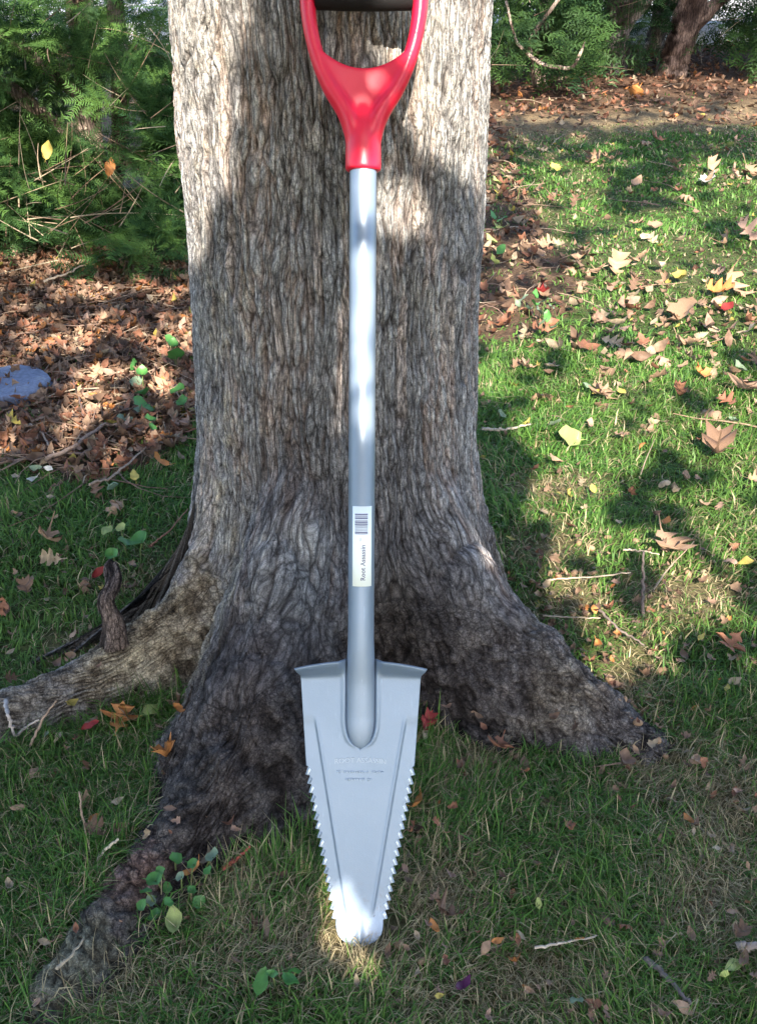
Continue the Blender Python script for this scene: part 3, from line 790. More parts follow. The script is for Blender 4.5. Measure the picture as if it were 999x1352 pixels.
# ------------------------------------------------------------------ grass
def view_samples(n, y0, y1, margin=330):
    y = np.sqrt(rng.uniform(y0**2, y1**2, n)); d = y*CT+CAMZ*ST
    lo = (-margin-499.5)/F_PX*d; hi = (999+margin-499.5)/F_PX*d
    return lo+(hi-lo)*rng.random(n), y
def blades(n, y0, y1, wid, L0, L1, flat=0.0, colf=None):
    x, y = view_samples(n, y0, y1)
    lit, soil, dry = zones(x, y)
    th = tree_h(x, y); g = gh(x, y)
    px, py = to_px(x, y)
    tuft = fbm(x*26, y*26, s=71, o=3)
    k = (th < g+np.where(rng.random(n) < .12, .014, .003)) & (rng.random(n) < np.where(lit & (px > 400), .30, np.where(lit | soil, .04, 1-.30*dry))) & (rng.random(n) < sstep(.18, .42, tuft)+.25)
    strip = np.exp(-((py-(155+8*np.sin(px/90)))/18)**2)*(px > 640)
    k &= rng.random(n) > strip*.95
    k &= ~((np.abs(x+.02) < .042) & (y > .722) & (y < .765))
    nut = np.exp(-(((px-815)/60)**2+((py-900)/75)**2))+np.exp(-(((px-770)/60)**2+((py-745)/25)**2)); k &= rng.random(n) > nut*.6
    x, y, g, dry, tuft, lit, soil = x[k], y[k], g[k], dry[k], tuft[k], lit[k], soil[k]; n = len(x)
    hgt = fbm(x*6, y*6, s=72, o=2)
    L = rng.uniform(L0, L1, n)*(.55+.9*hgt)*(1-.25*dry)
    root_near = sstep(.10, .0, g+.02-tree_h(x, y)); L *= 1+.25*root_near
    az = rng.uniform(0, 2*np.pi, n); flow = fbm(x*4, y*4, s=73, o=2)*9; az = np.where(rng.random(n) < .45, flow+rng.normal(0, .6, n), az)
    lean = np.clip(np.abs(rng.normal(.55, .35, n))+flat, 0, 1.45)
    dirv = np.stack([np.cos(az), np.sin(az)], 1)
    side = np.stack([-np.sin(az+rng.normal(0, .5, n)), np.cos(az)], 1)
    W = wid*(1+.25*y)*rng.uniform(.6, 1.3, n)*(1-.35*dry)
    B = np.stack([x, y, np.maximum(g, tree_h(x, y))-.004], 1)
    def pt(f, ln): return B+np.stack([dirv[:, 0]*np.sin(ln)*L*f, dirv[:, 1]*np.sin(ln)*L*f, np.cos(ln)*L*f+.002*flat], 1)
    mid = pt(.5, lean*.7); l2 = np.minimum(lean*1.7, 1.75); tip = mid+np.stack([dirv[:, 0]*np.sin(l2)*L*.5, dirv[:, 1]*np.sin(l2)*L*.5, np.cos(l2)*L*.5], 1)
    tip[:, 2] = np.maximum(tip[:, 2], g+.002)
    s3 = np.concatenate([side, np.zeros((n, 1))], 1)*W[:, None]*.5
    V = np.stack([B-s3, B+s3, mid+s3*.8, mid-s3*.8, tip], 1)
    dead = rng.random(n) < np.clip(.06+.66*dry+.30*flat*(flat > .5)+.13*sstep(1.25, .8, y), 0, .97)
    q = rng.random(n)[:, None]; pt_ = fbm(x*3, y*3, s=74, o=2)[:, None]
    gcol = np.array((.030, .115, .026))*(1-q)+np.array((.115, .245, .045))*q
    gcol = gcol*(1-.35*pt_)+np.array((.14, .20, .05))*.35*pt_
    dcol = np.array((.19, .15, .09))*(1-q)+np.array((.50, .43, .27))*q
    col = np.where(dead[:, None], dcol, gcol)
    return V, col
def grass_obj(name, sets, label, kind_mat):
    Vs = []; Cs = []
    for a in sets:
        V, c = blades(*a[:6], flat=a[6]); Vs.append(V.reshape(-1, 3)); Cs.append(np.repeat(c, 5, 0))
    V = np.concatenate(Vs); n = len(V)//5; b = np.arange(n)*5
    me = np_mesh(name, V, [np.stack([b, b+1, b+2, b+3], 1), np.stack([b+3, b+2, b+4], 1)], {'tint': np.concatenate(Cs)})
    o = link(name, me, kind_mat); tag(o, label, 'grass', kind='stuff'); print(name, n)
grass_obj('grass', [(80000, .42, 1.15, .0015, .022, .054, .1), (125000, 1.15, 2.4, .0021, .016, .040, .2), (170000, 2.4, 6.2, .0030, .015, .032, .3)],
          'short green lawn grass with dry patches around the oak roots', M_grass)
grass_obj('dead_grass', [(82000, .42, 1.15, .0011, .020, .060, .75), (22000, 1.15, 2.4, .0011, .03, .065, .75), (16000, 2.4, 6.0, .0015, .02, .045, .7)],
          'thin straw-coloured dead grass lying flat between the green blades', M_grass)

# ------------------------------------------------------------------ leaf shapes
HALF = {
 'oak': [(.012, -.22), (.02, 0), (.05, .09), (.19, .15), (.25, .26), (.12, .27), (.09, .33), (.16, .38), (.35, .46), (.47, .61), (.30, .58), (.14, .56), (.11, .62), (.20, .72), (.32, .90), (.17, .83), (.08, .82), (.06, .90), (0, 1.03)],
 'oval': [(.012, -.16), (.015, 0), (.13, .10), (.24, .28), (.28, .46), (.24, .66), (.13, .85), (.04, .96), (0, 1.0)],
 'round': [(.012, -.2), (.02, 0), (.26, .05), (.42, .25), (.45, .48), (.36, .72), (.18, .9), (0, 1.0)],
 'maple': [(.012, -.25), (.02, 0), (.16, -.04), (.34, .02), (.27, .14), (.50, .30), (.36, .36), (.42, .55), (.20, .46), (.16, .60), (.22, .80), (.08, .76), (0, 1.0)],
}
def leaf_template(kind, curl=0.0, fold=.3, seed=0, low=False):
    r = np.random.default_rng(seed+100); h = np.array(HALF[kind], float)
    if low:
        h = {'oak': np.array([(.02, 0), (.24, .24), (.09, .31), (.44, .58), (.12, .58), (.30, .86), (.08, .82), (0, 1.)]), 'oval': np.array([(.02, 0), (.22, .28), (.25, .60), (0, 1.)]),
             'maple': np.array([(.02, 0), (.36, .03), (.28, .16), (.46, .34), (.2, .48), (.18, .75), (0, 1.)]), 'round': np.array([(.02, 0), (.38, .2), (.40, .6), (0, 1.)])}[kind]
    my = np.maximum.accumulate(np.clip(h[:, 1], None, 1)); V = []; F = []; n = len(h)
    ph = r.uniform(0, 6, 4)
    def z(x, y): return fold*abs(x)*(1+.3*math.sin(5*y+ph[0]))+curl*((y-.45)**2)*1.6+.11*math.sin(9*x+ph[1])*math.sin(7*y+ph[2])+.5*curl*x*abs(x)*math.sin(ph[3])
    for (x, y), m in zip(h, my): V.append((0, m, z(0, m)))
    for sd in (-1, 1):
        b = len(V)
        for (x, y) in h:
            xx = sd*x*(1+.12*math.sin(y*11+ph[(sd+1)//2])); V.append((xx, y, z(xx, y)))
        for i in range(n-1):
            q = (i, i+1, b+i+1, b+i) if sd < 0 else (i, b+i, b+i+1, i+1)
            if i == n-2: q = (i, i+1, b+i) if sd < 0 else (i, b+i, i+1)
            F.append(q)
    V = np.array(V); V[:, 1] -= .45
    # rolled-up edges for crumpled leaves
    if curl > .6:
        a = V[:, 0]*3.2; V[:, 2] += .18*(1-np.cos(a)); V[:, 0] = np.sin(a)/3.2
    return V, [np.array([f for f in F if len(f) == 4]), np.array([f for f in F if len(f) == 3])]
PAL = {'tan': (.31, .205, .14), 'pale': (.35, .28, .20), 'white': (.48, .48, .45), 'brown': (.17, .105, .072), 'russet': (.27, .125, .078), 'orange': (.44, .19, .065), 'yellow': (.48, .39, .10),
       'red': (.24, .03, .03), 'pink': (.33, .215, .165), 'lime': (.30, .36, .13), 'green': (.055, .17, .04), 'greygreen': (.18, .25, .17), 'purple': (.10, .015, .07)}
WORD = {'tan': 'tan', 'pale': 'pale beige', 'white': 'whitish', 'brown': 'dark brown', 'russet': 'reddish brown', 'orange': 'orange', 'yellow': 'yellow', 'red': 'dark red', 'pink': 'pinkish tan',
        'lime': 'yellow green', 'green': 'green', 'greygreen': 'grey green', 'purple': 'purple'}
_lm = {}
def leaf_mesh(kind, colr, var):
    k = (kind, colr, var)
    if k not in _lm:
        curl = [.32, .6, 1.0][var]; V, F = leaf_template(kind, curl, [.32, .45, .4][var], seed=var*7+len(kind))
        c = np.tile(PAL[colr], (len(V), 1)); nmid = len(HALF[kind]); c[:nmid] *= 1.22
        c *= (1+(fbm(V[:, 0]*6, V[:, 1]*6, s=len(colr))-.5)*.7)[:, None]
        _lm[k] = np_mesh('fallen_leaf', V, F, {'tint': c}, True); _lm[k].materials.append(M_green if colr in ('green', 'purple') else M_leaf)
    return _lm[k]
# (photo x, photo y, size px, shape, colour, crumple 0-2)
LEAVES = '''882 722 50 oak tan 1|965 851 32 oak russet 0|790 520 30 oak tan 1|897 420 42 maple tan 1|904 456 36 oak tan 1|805 382 18 oval pink 0|857 382 16 oval pale 0|960 409 15 round red 1|963 379 40 oak tan 2
945 386 32 oak orange 2|945 363 20 oak pink 1|897 368 20 round yellow 1|726 486 20 maple pale 0|694 487 22 oak tan 1|775 490 12 oval yellow 0|775 512 15 oval greygreen 0|794 521 26 oak tan 1|820 517 14 oval yellow 0
712 521 28 oak tan 2|895 522 26 oak russet 2|924 494 22 maple orange 1|976 488 20 oval greygreen 1|985 517 46 oak pink 1|960 533 24 oak russet 1|935 546 36 oak tan 2|944 596 50 oak brown 2|820 577 22 maple tan 0|845 587 14 oval orange 2
777 562 16 oval pink 1|751 580 30 round lime 0|732 562 16 round greygreen 0|661 549 12 round greygreen 0|732 610 20 oval tan 1|904 632 18 oval tan 1|875 639 16 oval pale 2|830 468 30 oak tan 2|856 469 24 oval pale 1|876 476 26 oak pink 2
785 427 20 maple tan 1|697 438 28 oak pale 2|714 438 24 oak russet 1|967 558 18 oval greygreen 1|737 652 10 oval yellow 0|782 646 14 oval yellow 0|927 668 16 oval tan 1|996 634 22 oak tan 1|829 652 16 oak russet 2
789 854 17 oval orange 1|784 804 15 oval orange 1|967 903 18 oval pale 1|958 910 14 oval yellow 0|661 966 32 oak russet 1|965 741 18 oval pink 1|983 741 20 oval yellow 1|878 692 16 oval orange 1|924 843 14 oval yellow 0|917 1007 22 oval tan 1
908 1086 18 oval orange 1|750 1097 17 oak russet 2|687 1239 18 oval pale 0|656 1246 16 oval orange 1|764 1243 12 oval orange 0|796 1212 22 oval brown 2|829 1223 20 oak russet 2|974 1237 26 oak brown 2|965 1207 14 oval tan 0
980 1275 26 oval brown 2|967 1278 30 oval lime 0|954 1295 26 oval lime 2|760 1325 28 oval greygreen 0|900 1334 30 oval tan 0|996 1293 22 oak tan 1|710 1196 14 oval lime 0|915 1007 16 oval tan 0|972 1047 12 oval pink 1
821 1010 24 round brown 2|692 1021 16 oval russet 1|945 1123 12 oval pale 0|583 1208 44 oak brown 2|572 1228 20 oval orange 1|612 1305 26 oval purple 1|579 1318 12 oval yellow 1|639 1255 20 oval tan 1|555 1063 28 oval orange 2
546 1098 18 oak russet 2|562 948 28 oak red 2|561 972 18 oval pale 0|63 716 36 oak tan 2|68 740 26 oak pale 2|142 703 22 oval lime 0|36 781 24 oak brown 2|7 800 24 oak russet 2|112 771 24 oak brown 2|129 759 20 oval red 1|149 891 36 oak orange 0
167 948 32 maple tan 0|203 936 30 oval lime 1|236 934 20 oval orange 1|220 989 34 maple orange 2|119 961 22 oval red 0|76 974 16 oval pale 1|117 927 18 oval tan 0|56 943 14 oval greygreen 0|114 1012 16 oval russet 0|13 898 20 oak brown 2
96 840 14 oval tan 0|43 1023 20 oval tan 1|26 1068 18 oval tan 0|114 1015 12 oval tan 1|124 1084 18 oval orange 1|129 1102 28 oak brown 2|157 1061 16 oval pale 1|12 1173 14 round pale 2|231 1220 34 oval lime 1|253 1129 26 oval orange 2
48 1319 12 round pink 1|92 555 30 oak pale 0|68 535 18 oval orange 1|66 548 20 oak tan 1|213 515 34 oak tan 1|213 541 24 oak tan 2|125 442 22 oak orange 1|190 391 20 maple yellow 0|159 401 18 oval lime 0|223 428 18 oval orange 1
244 542 24 oval yellow 1|198 599 26 oak tan 1|210 613 24 oval orange 2|172 590 18 oval pale 0|50 621 18 oval greygreen 1|43 636 16 oval white 1|65 621 12 oval white 0|21 632 12 round pale 0|150 647 24 oval greygreen 1|155 668 32 oak tan 2
178 629 20 oval yellow 0|125 650 24 oak brown 2|68 660 14 oval pale 1|5 598 20 oak pink 0|20 680 12 oval tan 1|805 212 18 oak tan 2|891 216 20 oak tan 1|935 239 20 maple white 1|863 300 20 round tan 0|852 312 20 oval pale 0|710 253 20 oak tan 1
733 262 18 oak tan 2|802 291 16 oval tan 1|985 309 34 oak pink 1|960 320 24 oak tan 2|994 230 34 oak tan 1|938 223 22 oak tan 2|967 230 22 oak pink 1|836 126 26 maple orange 1|906 259 18 oak tan 1|732 223 15 round yellow 0|962 194 14 round lime 1
838 244 24 oval tan 1|790 208 22 oak tan 2|780 210 18 oak brown 2|850 186 20 oak tan 2|866 185 18 oak russet 1|843 345 30 oak tan 1|812 352 30 oak tan 2|868 352 26 oval pale 1|790 360 24 oak tan 1|755 352 18 oak tan 1|720 385 22 oak red 2
700 405 22 oak russet 2|660 372 26 oak tan 2|675 385 22 oak brown 2|715 370 24 oak tan 1|682 402 22 oak tan 2|668 425 26 oak russet 1|655 395 26 oak brown 2|870 130 22 oak tan 1|925 150 16 oval yellow 0|770 128 14 oval pale 0|705 143 10 oval pale 0
660 115 20 oak russet 1|985 160 16 oak tan 1|905 118 26 oak brown 2|725 318 20 oak tan 1|690 330 26 oak tan 2|700 285 18 oak russet 1|655 330 20 oak tan 1'''.replace('\n', '|').split('|')
def region(px, py):
    if px < 260:
        if py < 350: return 'caught in the twigs of the left shrub'
        if py < 470: return 'in the upper leaf litter left of the trunk'
        if py < 620: return 'in the litter bed left of the trunk'
        if py < 860: return 'on the grass above the left root'
        if py < 1020: return 'on the grass between the two left roots'
        return 'beside the front root'
    if px < 640:
        return 'on the bare ground right of the blade' if py < 1130 else 'on the grass right of the blade tip' if px > 520 else 'on the grass left of the blade'
    if py < 170: return 'on the brown soil under the right hedge'
    if py < 270: return 'on the shaded far lawn'
    if px < 750 and py < 445: return 'in the litter strip right of the trunk'
    if py < 360: return 'on the sunlit far lawn'
    if py < 470: return 'on the bright lawn right of the trunk'
    if py < 570: return 'on the green lawn halfway up the trunk'
    if py < 700: return 'on the lawn level with the sticker'
    if py < 880: return 'on the dry grass beyond the right root'
    if py < 1030: return 'at the end of the right root'
    return 'on the shaded grass at the lower right'
items = []
for s_ in LEAVES:
    a = s_.split(); items.append((int(a[0]), int(a[1]), int(a[2]), a[3], a[4], int(a[5])))
kindw = {'oak': 'oak leaf', 'oval': 'oval leaf', 'round': 'round leaf', 'maple': 'star-shaped leaf'}
def base_label(it):
    sz = 'large ' if it[2] >= 34 else 'small ' if it[2] <= 15 else ''
    return f"{sz}{'curled ' if it[5] == 2 else ''}{WORD[it[4]]} {kindw[it[3]]} {region(it[0], it[1])}"
byl = {}
for i, it in enumerate(items): byl.setdefault(base_label(it), []).append(i)
labels = {}
for lb, idx in byl.items():
    if len(idx) == 1: labels[idx[0]] = lb; continue
    xs = [items[i][0] for i in idx]; ys = [items[i][1] for i in idx]
    if max(xs)-min(xs) >= max(ys)-min(ys): o_ = sorted(idx, key=lambda i: items[i][0]); w_ = ['leftmost', 'rightmost', 'middle']
    else: o_ = sorted(idx, key=lambda i: items[i][1]); w_ = ['farthest', 'nearest', 'middle']
    for k, i in enumerate(o_):
        wd = w_[0] if k == 0 else w_[1] if k == len(o_)-1 else (w_[2] if len(o_) == 3 else ['second', 'third', 'fourth', 'fifth'][k-1]+(' from left' if w_[0] == 'leftmost' else ' farthest'))
        labels[i] = f"{wd}: {lb}" if 'from' in wd else f"{wd} {lb}"
        labels[i] = labels[i].replace(':', '')
def place_leaf(px, py, size, kind, colr, var, label, group, lift=None, size_m=None, xy=None):
    p = ground_at(px, py, .02) if xy is None else np.array([xy[0], xy[1], 0])
    for _ in range(3):
        if xy is None: z = float(surf(p[0], p[1])); p = ground_at(px, py, z+.02)
    lit, soil, dry = zones(np.array([p[0]]), np.array([p[1]])); th = float(tree_h(p[0], p[1])); g0 = float(gh(p[0], p[1]))
    l = (.012 if (lit[0] or soil[0] or th > g0) else .024) if lift is None else lift
    d = p[1]*CT-(p[2]-CAMZ)*ST; s = size/F_PX*d if size_m is None else size_m
    o = bpy.data.objects.new('fallen_leaf', leaf_mesh(kind, colr, var)); sc.collection.objects.link(o)
    o.location = (p[0], p[1], max(th, g0)+l)
    o.rotation_euler = (random.gauss(0, .28)+.22, random.gauss(0, .28), random.uniform(0, 6.28)); s *= 1.12
    if var == 2: o.rotation_euler[0] += random.gauss(0, .5); o.rotation_euler[1] += random.gauss(0, .4)
    wd = random.uniform(.85, 1.15); o.scale = (s*wd*(1.25 if kind == 'oak' else 1), s, s*random.choice([1, 1, -1]))
    return tag(o, label, 'leaf', group)
def nearest_names(pts, marks):
    own = [min(range(len(marks)), key=lambda j: math.hypot(p[0]-marks[j][0], (p[1]-marks[j][1])*1.3)) for p in pts]; out = [None]*len(pts)
    keys = {}
    for i, p in enumerate(pts): keys.setdefault((own[i], p[2] if isinstance(p[2], str) else ''), []).append(i)
    ordn = ['closest', 'second closest', 'third closest', 'fourth closest', 'fifth closest', 'sixth closest', 'seventh closest', 'eighth closest', 'ninth closest', 'tenth closest', 'eleventh closest', 'twelfth closest']
    for (j, c), idx in keys.items():
        idx.sort(key=lambda i: math.hypot(pts[i][0]-marks[j][0], pts[i][1]-marks[j][1]))
        for k, i in enumerate(idx): out[i] = f"{ordn[min(k, 11)]} to {marks[j][2]}"
    return out
for i, it in enumerate(items):
    lb = labels[i]; ws = lb.split()
    place_leaf(*it, ' '.join(ws[:16]), 'fallen leaves on the lawn and litter')
for (px, py, c, lb) in ((62, 200, 'yellow', 'yellow leaf caught in the left shrub, the more left one'), (145, 222, 'orange', 'orange yellow leaf caught in the left shrub nearer the trunk')):
    p = on_plane_y(px, py, 3.0); o = place_leaf(px, py, 22, 'oval', c, 1, lb, 'fallen leaves on the lawn and litter', xy=(p[0], p[1])); o.location = p; o.scale = [s_*1.0 for s_ in (.055, .055, .055)]
    o.rotation_euler = (1.2, .3, random.uniform(-.5, .5))
# more leaves of the litter bed one can still tell apart
LM = [(5, 522, 'the blue-grey stone'), (92, 555, 'the pale oak leaf'), (190, 520, 'the trailing ivy'), (232, 458, 'the upper ivy'), (60, 375, 'the foot of the left shrub'), (120, 440, 'the orange leaf in the upper litter'),
      (190, 391, 'the small yellow leaf'), (165, 562, 'the curved stick'), (30, 606, 'the lawn edge at far left'), (235, 350, 'the trunk just under the shrub'), (10, 430, 'the left edge above the stone'), (205, 590, 'the litter corner by the trunk')]
ex = []
while len(ex) < 105:
    px = random.uniform(-40, 250); py = random.uniform(350, 605)
    if math.hypot((px-5)/65, (py-522)/40) < 1: continue
    c = random.choices(['tan', 'brown', 'russet', 'pink', 'orange', 'pale', 'yellow'], [4, 5, 5, 3, 2, 2, .6])[0]; ex.append((px, py, c))
for (px, py, c), nn in zip(ex, nearest_names(ex, LM)):
    place_leaf(px, py, random.uniform(15, 27)*(1 if py > 430 else .8), random.choice(['oak', 'oak', 'oval', 'maple']), c, random.choice([1, 2, 2]),
               f"{WORD[c]} litter leaf, {nn}", f"{WORD[c]} leaves in the litter bed")

# ------------------------------------------------------------------ finer litter nobody could count
def litter(name, n, sampler, s0, s1, cols, probs, label, spread=.5, lift=.012, twigs=0):
    J = Join(); x, y = sampler(n); th = tree_h(x, y); g = gh(x, y)
    z = np.maximum(g, th)+rng.uniform(0, lift, len(x))+.003; k = th < g+.05; x, y, z = x[k], y[k], z[k]
    kinds = ['oak', 'oval', 'maple', 'oval']
    tid = rng.integers(0, 8, len(x)); ci = rng.choice(len(cols), len(x), p=np.array(probs)/sum(probs))
    C = np.array([PAL[c] for c in cols])[ci]*rng.uniform(.6, 1.15, (len(x), 1))
    for t in range(8):
        TV, TF = leaf_template(kinds[t % 4], [.2, .7, 1.0, .5, .9, 1.2, .4, .8][t], .35, seed=t, low=True)
        m = tid == t; nn = m.sum()
        if not nn: continue
        nrm = np.stack([rng.normal(0, spread, nn), rng.normal(0, spread, nn), np.ones(nn)], 1); d = rng.normal(0, 1, (nn, 3)); nrm /= np.linalg.norm(nrm, axis=1)[:, None]
        d -= nrm*np.sum(d*nrm, 1)[:, None]
        scatter(J, TV, TF, np.stack([x[m], y[m], z[m]], 1), frames(d, nrm), rng.uniform(s0, s1, nn), C[m])
    if twigs:
        tx, ty = sampler(twigs)
        for a, b in zip(tx, ty):
            if tree_h(a, b) > gh(a, b)+.02: continue
            L = random.uniform(.04, .22); an = random.uniform(0, 6.28); cv = random.gauss(0, .4); q = np.linspace(0, 1, 5)
            aa = an+cv*q; P = np.stack([a+np.cos(aa)*L*q, b+np.sin(aa)*L*q, gh(a, b)+.012+q*random.uniform(0, .03)+.006*np.sin(q*5)], 1)
            V, F = tube(P, np.linspace(.0022, .0009, 5)*random.uniform(.6, 1.2), 4, cap=False); c = random.choice([(.30, .21, .15), (.20, .13, .10), (.42, .33, .25), (.25, .17, .14)])
            J.add(V, F[:1], c)
    o = link(name, J.mesh(name), M_leaf); tag(o, label, 'litter', kind='stuff')
def s_left(n):
    x, y = view_samples(n*3, 1.6, 3.6, 250); l, s, d = zones(x, y); px, py = to_px(x, y); k = l & (px < 400); return x[k][:n], y[k][:n]
def s_strip(n):
    x, y = view_samples(n*14, 2.4, 6.2, 100); l, s, d = zones(x, y); px, py = to_px(x, y); k = l & (px > 400); return x[k][:n], y[k][:n]
def s_hedge(n):
    x, y = view_samples(n*3, 4.6, 8.4, 250); l, s, d = zones(x, y); k = s; return x[k][:n], y[k][:n]
def s_lawn(n):
    x, y = view_samples(n*2, .45, 5.6, 200); l, s, d = zones(x, y); px, py = to_px(x, y)
    k = ~(l | s) & (rng.random(len(x)) < .35+.5*d+.5*np.exp(-(((px-900)/160)**2+((py-420)/110)**2))); return x[k][:n], y[k][:n]
litter('leaf_litter', 11000, s_left, .012, .042, ['tan', 'brown', 'russet', 'pink', 'orange', 'pale', 'yellow'], [4, 9, 6, 2, .8, .8, .25], 'reddish brown crumpled leaf litter left of the trunk', .75, .03, 1500)
litter('leaf_litter', 520, s_strip, .02, .06, ['tan', 'brown', 'russet', 'pale', 'yellow'], [4, 6, 5, 1, .3], 'strip of brown leaf litter right of the trunk', .5, .02, 60)
litter('leaf_litter', 5200, s_hedge, .018, .055, ['tan', 'brown', 'russet', 'orange', 'pale'], [2, 8, 7, 1, .6], 'reddish leaf litter on the soil under the hedge', .5, .02, 260)
litter('leaf_litter', 4200, s_lawn, .008, .027, ['tan', 'brown', 'russet', 'pale', 'yellow', 'pink'], [5, 3, 2, 3, 1.2, 2], 'small leaf scraps scattered through the lawn', .4, .02, 160)

def s_near(n):
    x, y = view_samples(n*3, .45, 1.5, 100); l, s, d = zones(x, y); px, py = to_px(x, y)
    k = ~(l | s) & (rng.random(len(x)) < .22+.6*(px > 520)+.3*d); return x[k][:n], y[k][:n]
litter('leaf_litter', 800, s_near, .006, .017, ['tan', 'brown', 'russet', 'pale', 'pink', 'orange'], [5, 4, 3, 2, 3, .6], 'crumbs of dry leaf in the shaded grass near the blade', .5, .028, 0)
def s_drift(n):
    x, y = view_samples(n*12, 1.6, 5.4, 200); l, s, d = zones(x, y); px, py = to_px(x, y); cl = fbm(x*3.2, y*3.2, s=87, o=3)
    k = ~(l | s) & (px > 640) & (py < 720) & (cl > .52) & (rng.random(len(x)) < .15+np.exp(-(((px-900)/170)**2+((py-410)/90)**2))+.5*np.exp(-(((px-800)/90)**2+((py-350)/20)**2))); return x[k][:n], y[k][:n]
litter('leaf_litter', 420, s_drift, .024, .060, ['tan', 'brown', 'russet', 'pale', 'pink', 'orange'], [6, 3, 2, 3, 2, .6], 'drifts of curled tan leaves lying in the bright lawn at right', .55, .03)
# ------------------------------------------------------------------ acorns, twigs, stone, small plants
def acorn_mesh(cap):
    prof = [(0, -.5), (.20, -.46), (.36, -.30), (.42, -.05), (.40, .12)]
    prof += [(.47, .14), (.46, .28), (.30, .42), (.06, .48), (.05, .60), (0, .62)] if cap else [(.34, .30), (.18, .42), (0, .45)]
    n = 12; V = []; F = []
    for r, z in prof: V += [(r*math.cos(a*2*math.pi/n), r*math.sin(a*2*math.pi/n), z) for a in range(n)]
    for i in range(len(prof)-1):
        for j in range(n): F.append((i*n+j, i*n+(j+1) % n, (i+1)*n+(j+1) % n, (i+1)*n+j))
    V = np.array(V); c = np.where((V[:, 2] > .13)[:, None] & cap, np.array((.20, .13, .08)), np.array((.33, .215, .14)))
    me = np_mesh('acorn', V, [np.array(F)], {'tint': c}, True); me.materials.append(M_leaf); return me
AC = [acorn_mesh(True), acorn_mesh(False)]
NUTS = [(873, 883, 13), (820, 903, 12), (805, 894, 12), (854, 917, 12), (683, 984, 12), (764, 714, 11), (780, 721, 11), (802, 707, 9), (839, 712, 12), (726, 755, 10), (737, 757, 9), (758, 754, 11), (766, 752, 9),
        (784, 754, 9), (784, 774, 10), (767, 798, 10), (841, 955, 12), (866, 921, 10), (870, 926, 11), (892, 927, 13), (896, 939, 11), (920, 942, 11), (898, 955, 10), (832, 925, 12), (870, 975, 9), (879, 992, 10),
        (789, 1064, 14), (857, 1136, 11), (869, 1138, 8), (728, 1142, 12), (715, 1086, 12), (734, 1094, 11), (820, 1124, 12), (735, 1178, 10), (309, 1145, 13), (552, 1105, 13), (527, 1244, 16), (556, 1266, 11), (552, 1094, 11),
        (987, 1029, 9), (702, 765, 9), (724, 800, 10), (756, 808, 9), (812, 835, 10), (878, 715, 10), (908, 755, 12), (931, 757, 10), (972, 1055, 10), (880, 1050, 9), (665, 1060, 9), (698, 1078, 8), (823, 931, 10), (880, 910, 9)]
NM = [(848, 770, 'the dark upright twig'), (882, 722, 'the large tan oak leaf'), (770, 760, 'the thin straight twig'), (755, 815, 'the thin pale twig beside the right root'), (820, 830, 'the dark slanting twig by the root'), (865, 990, 'the tip of the right root'),
      (800, 890, 'the upper edge of the right root'), (661, 966, 'the underside of the right root'), (745, 1243, 'the pale thin twig in front'), (475, 1247, 'the blade tip'), (545, 1090, 'the right teeth of the blade'), (312, 1135, 'the reddish twig'),
      (908, 1086, 'the small orange leaf at lower right'), (730, 1110, 'the russet leaf in the shaded grass'), (850, 1140, 'the dark spot in the lower right grass')]
NN_ = nearest_names([(a, b, 0) for a, b, c in NUTS], NM)
for (px, py, s), nn in zip(NUTS, NN_):
    p = ground_at(px, py, .01); z = float(surf(p[0], p[1])); p = ground_at(px, py, z+.01); d = p[1]*CT-(p[2]-CAMZ)*ST
    o = bpy.data.objects.new('acorn', AC[random.randrange(2)]); sc.collection.objects.link(o); r = s/F_PX*d
    o.location = (p[0], p[1], float(surf(p[0], p[1]))+.010); r *= random.uniform(.8, 1.1); o.location.z -= .004; o.scale = (r*random.uniform(.85, 1.05), r*.95, r*random.uniform(1.0, 1.3)); o.rotation_euler = (random.uniform(0, 3), random.uniform(0, 3), random.uniform(0, 6))
    where = 'beyond the right root' if py < 860 else 'at the end of the right root' if (px > 780 and py < 1010) else 'in the shaded grass at the front'
    tag(o, f'small tan acorn {nn}', 'acorn', f'acorns {where}')
def twig(pts, rad, c, label, z=.02, zs=None):
    P = []
    for i, (a, b) in enumerate(pts):
        h = z if zs is None else zs[i]; p = ground_at(a, b, h)
        for _ in range(3): p = ground_at(a, b, float(surf(p[0], p[1]))+h)
        P.append(p)
    P = np.array(P); m = len(P); q = np.linspace(0, m-1, 6*m); P = np.stack([np.interp(q, range(m), P[:, k]) for k in range(3)], 1)
    P[1:-1] += rng.normal(0, rad*.35, (len(q)-2, 3))
    V, F = tube(P, np.linspace(rad, rad*.55, len(q)), 8); V = V+rng.normal(0, rad*.06, V.shape)
    b0 = P[0].copy()
    o = link('twig', np_mesh('twig', V-b0, F, {'tint': np.tile(c, (len(V), 1))}, True), M_twig, loc=b0); tag(o, label, 'twig')
twig([(705, 1251), (740, 1246), (787, 1235)], .0018, (.42, .36, .30), 'pale thin twig lying flat in the lower right grass')
twig([(852, 1264), (880, 1290), (911, 1327)], .0036, (.13, .11, .11), 'dark grey slanting twig in the lower right grass')
twig([(972, 1250), (1010, 1253), (1060, 1258)], .005, (.26, .22, .2), 'grey stick entering at the lower right edge')
twig([(848, 815), (848, 770), (849, 728)], .0032, (.14, .11, .10), 'dark upright twig poking from the lawn below the large tan leaf', zs=[.0, .035, .07])
twig([(720, 766), (780, 762), (832, 756)], .0018, (.34, .28, .22), 'thin straight twig pointing right from the trunk base')
twig([(716, 813), (750, 815), (792, 816)], .0016, (.36, .30, .24), 'thin pale twig lower down beside the right root')
twig([(786, 800), (815, 830), (850, 852)], .0024, (.15, .12, .11), 'dark slanting twig above the acorns by the right root')
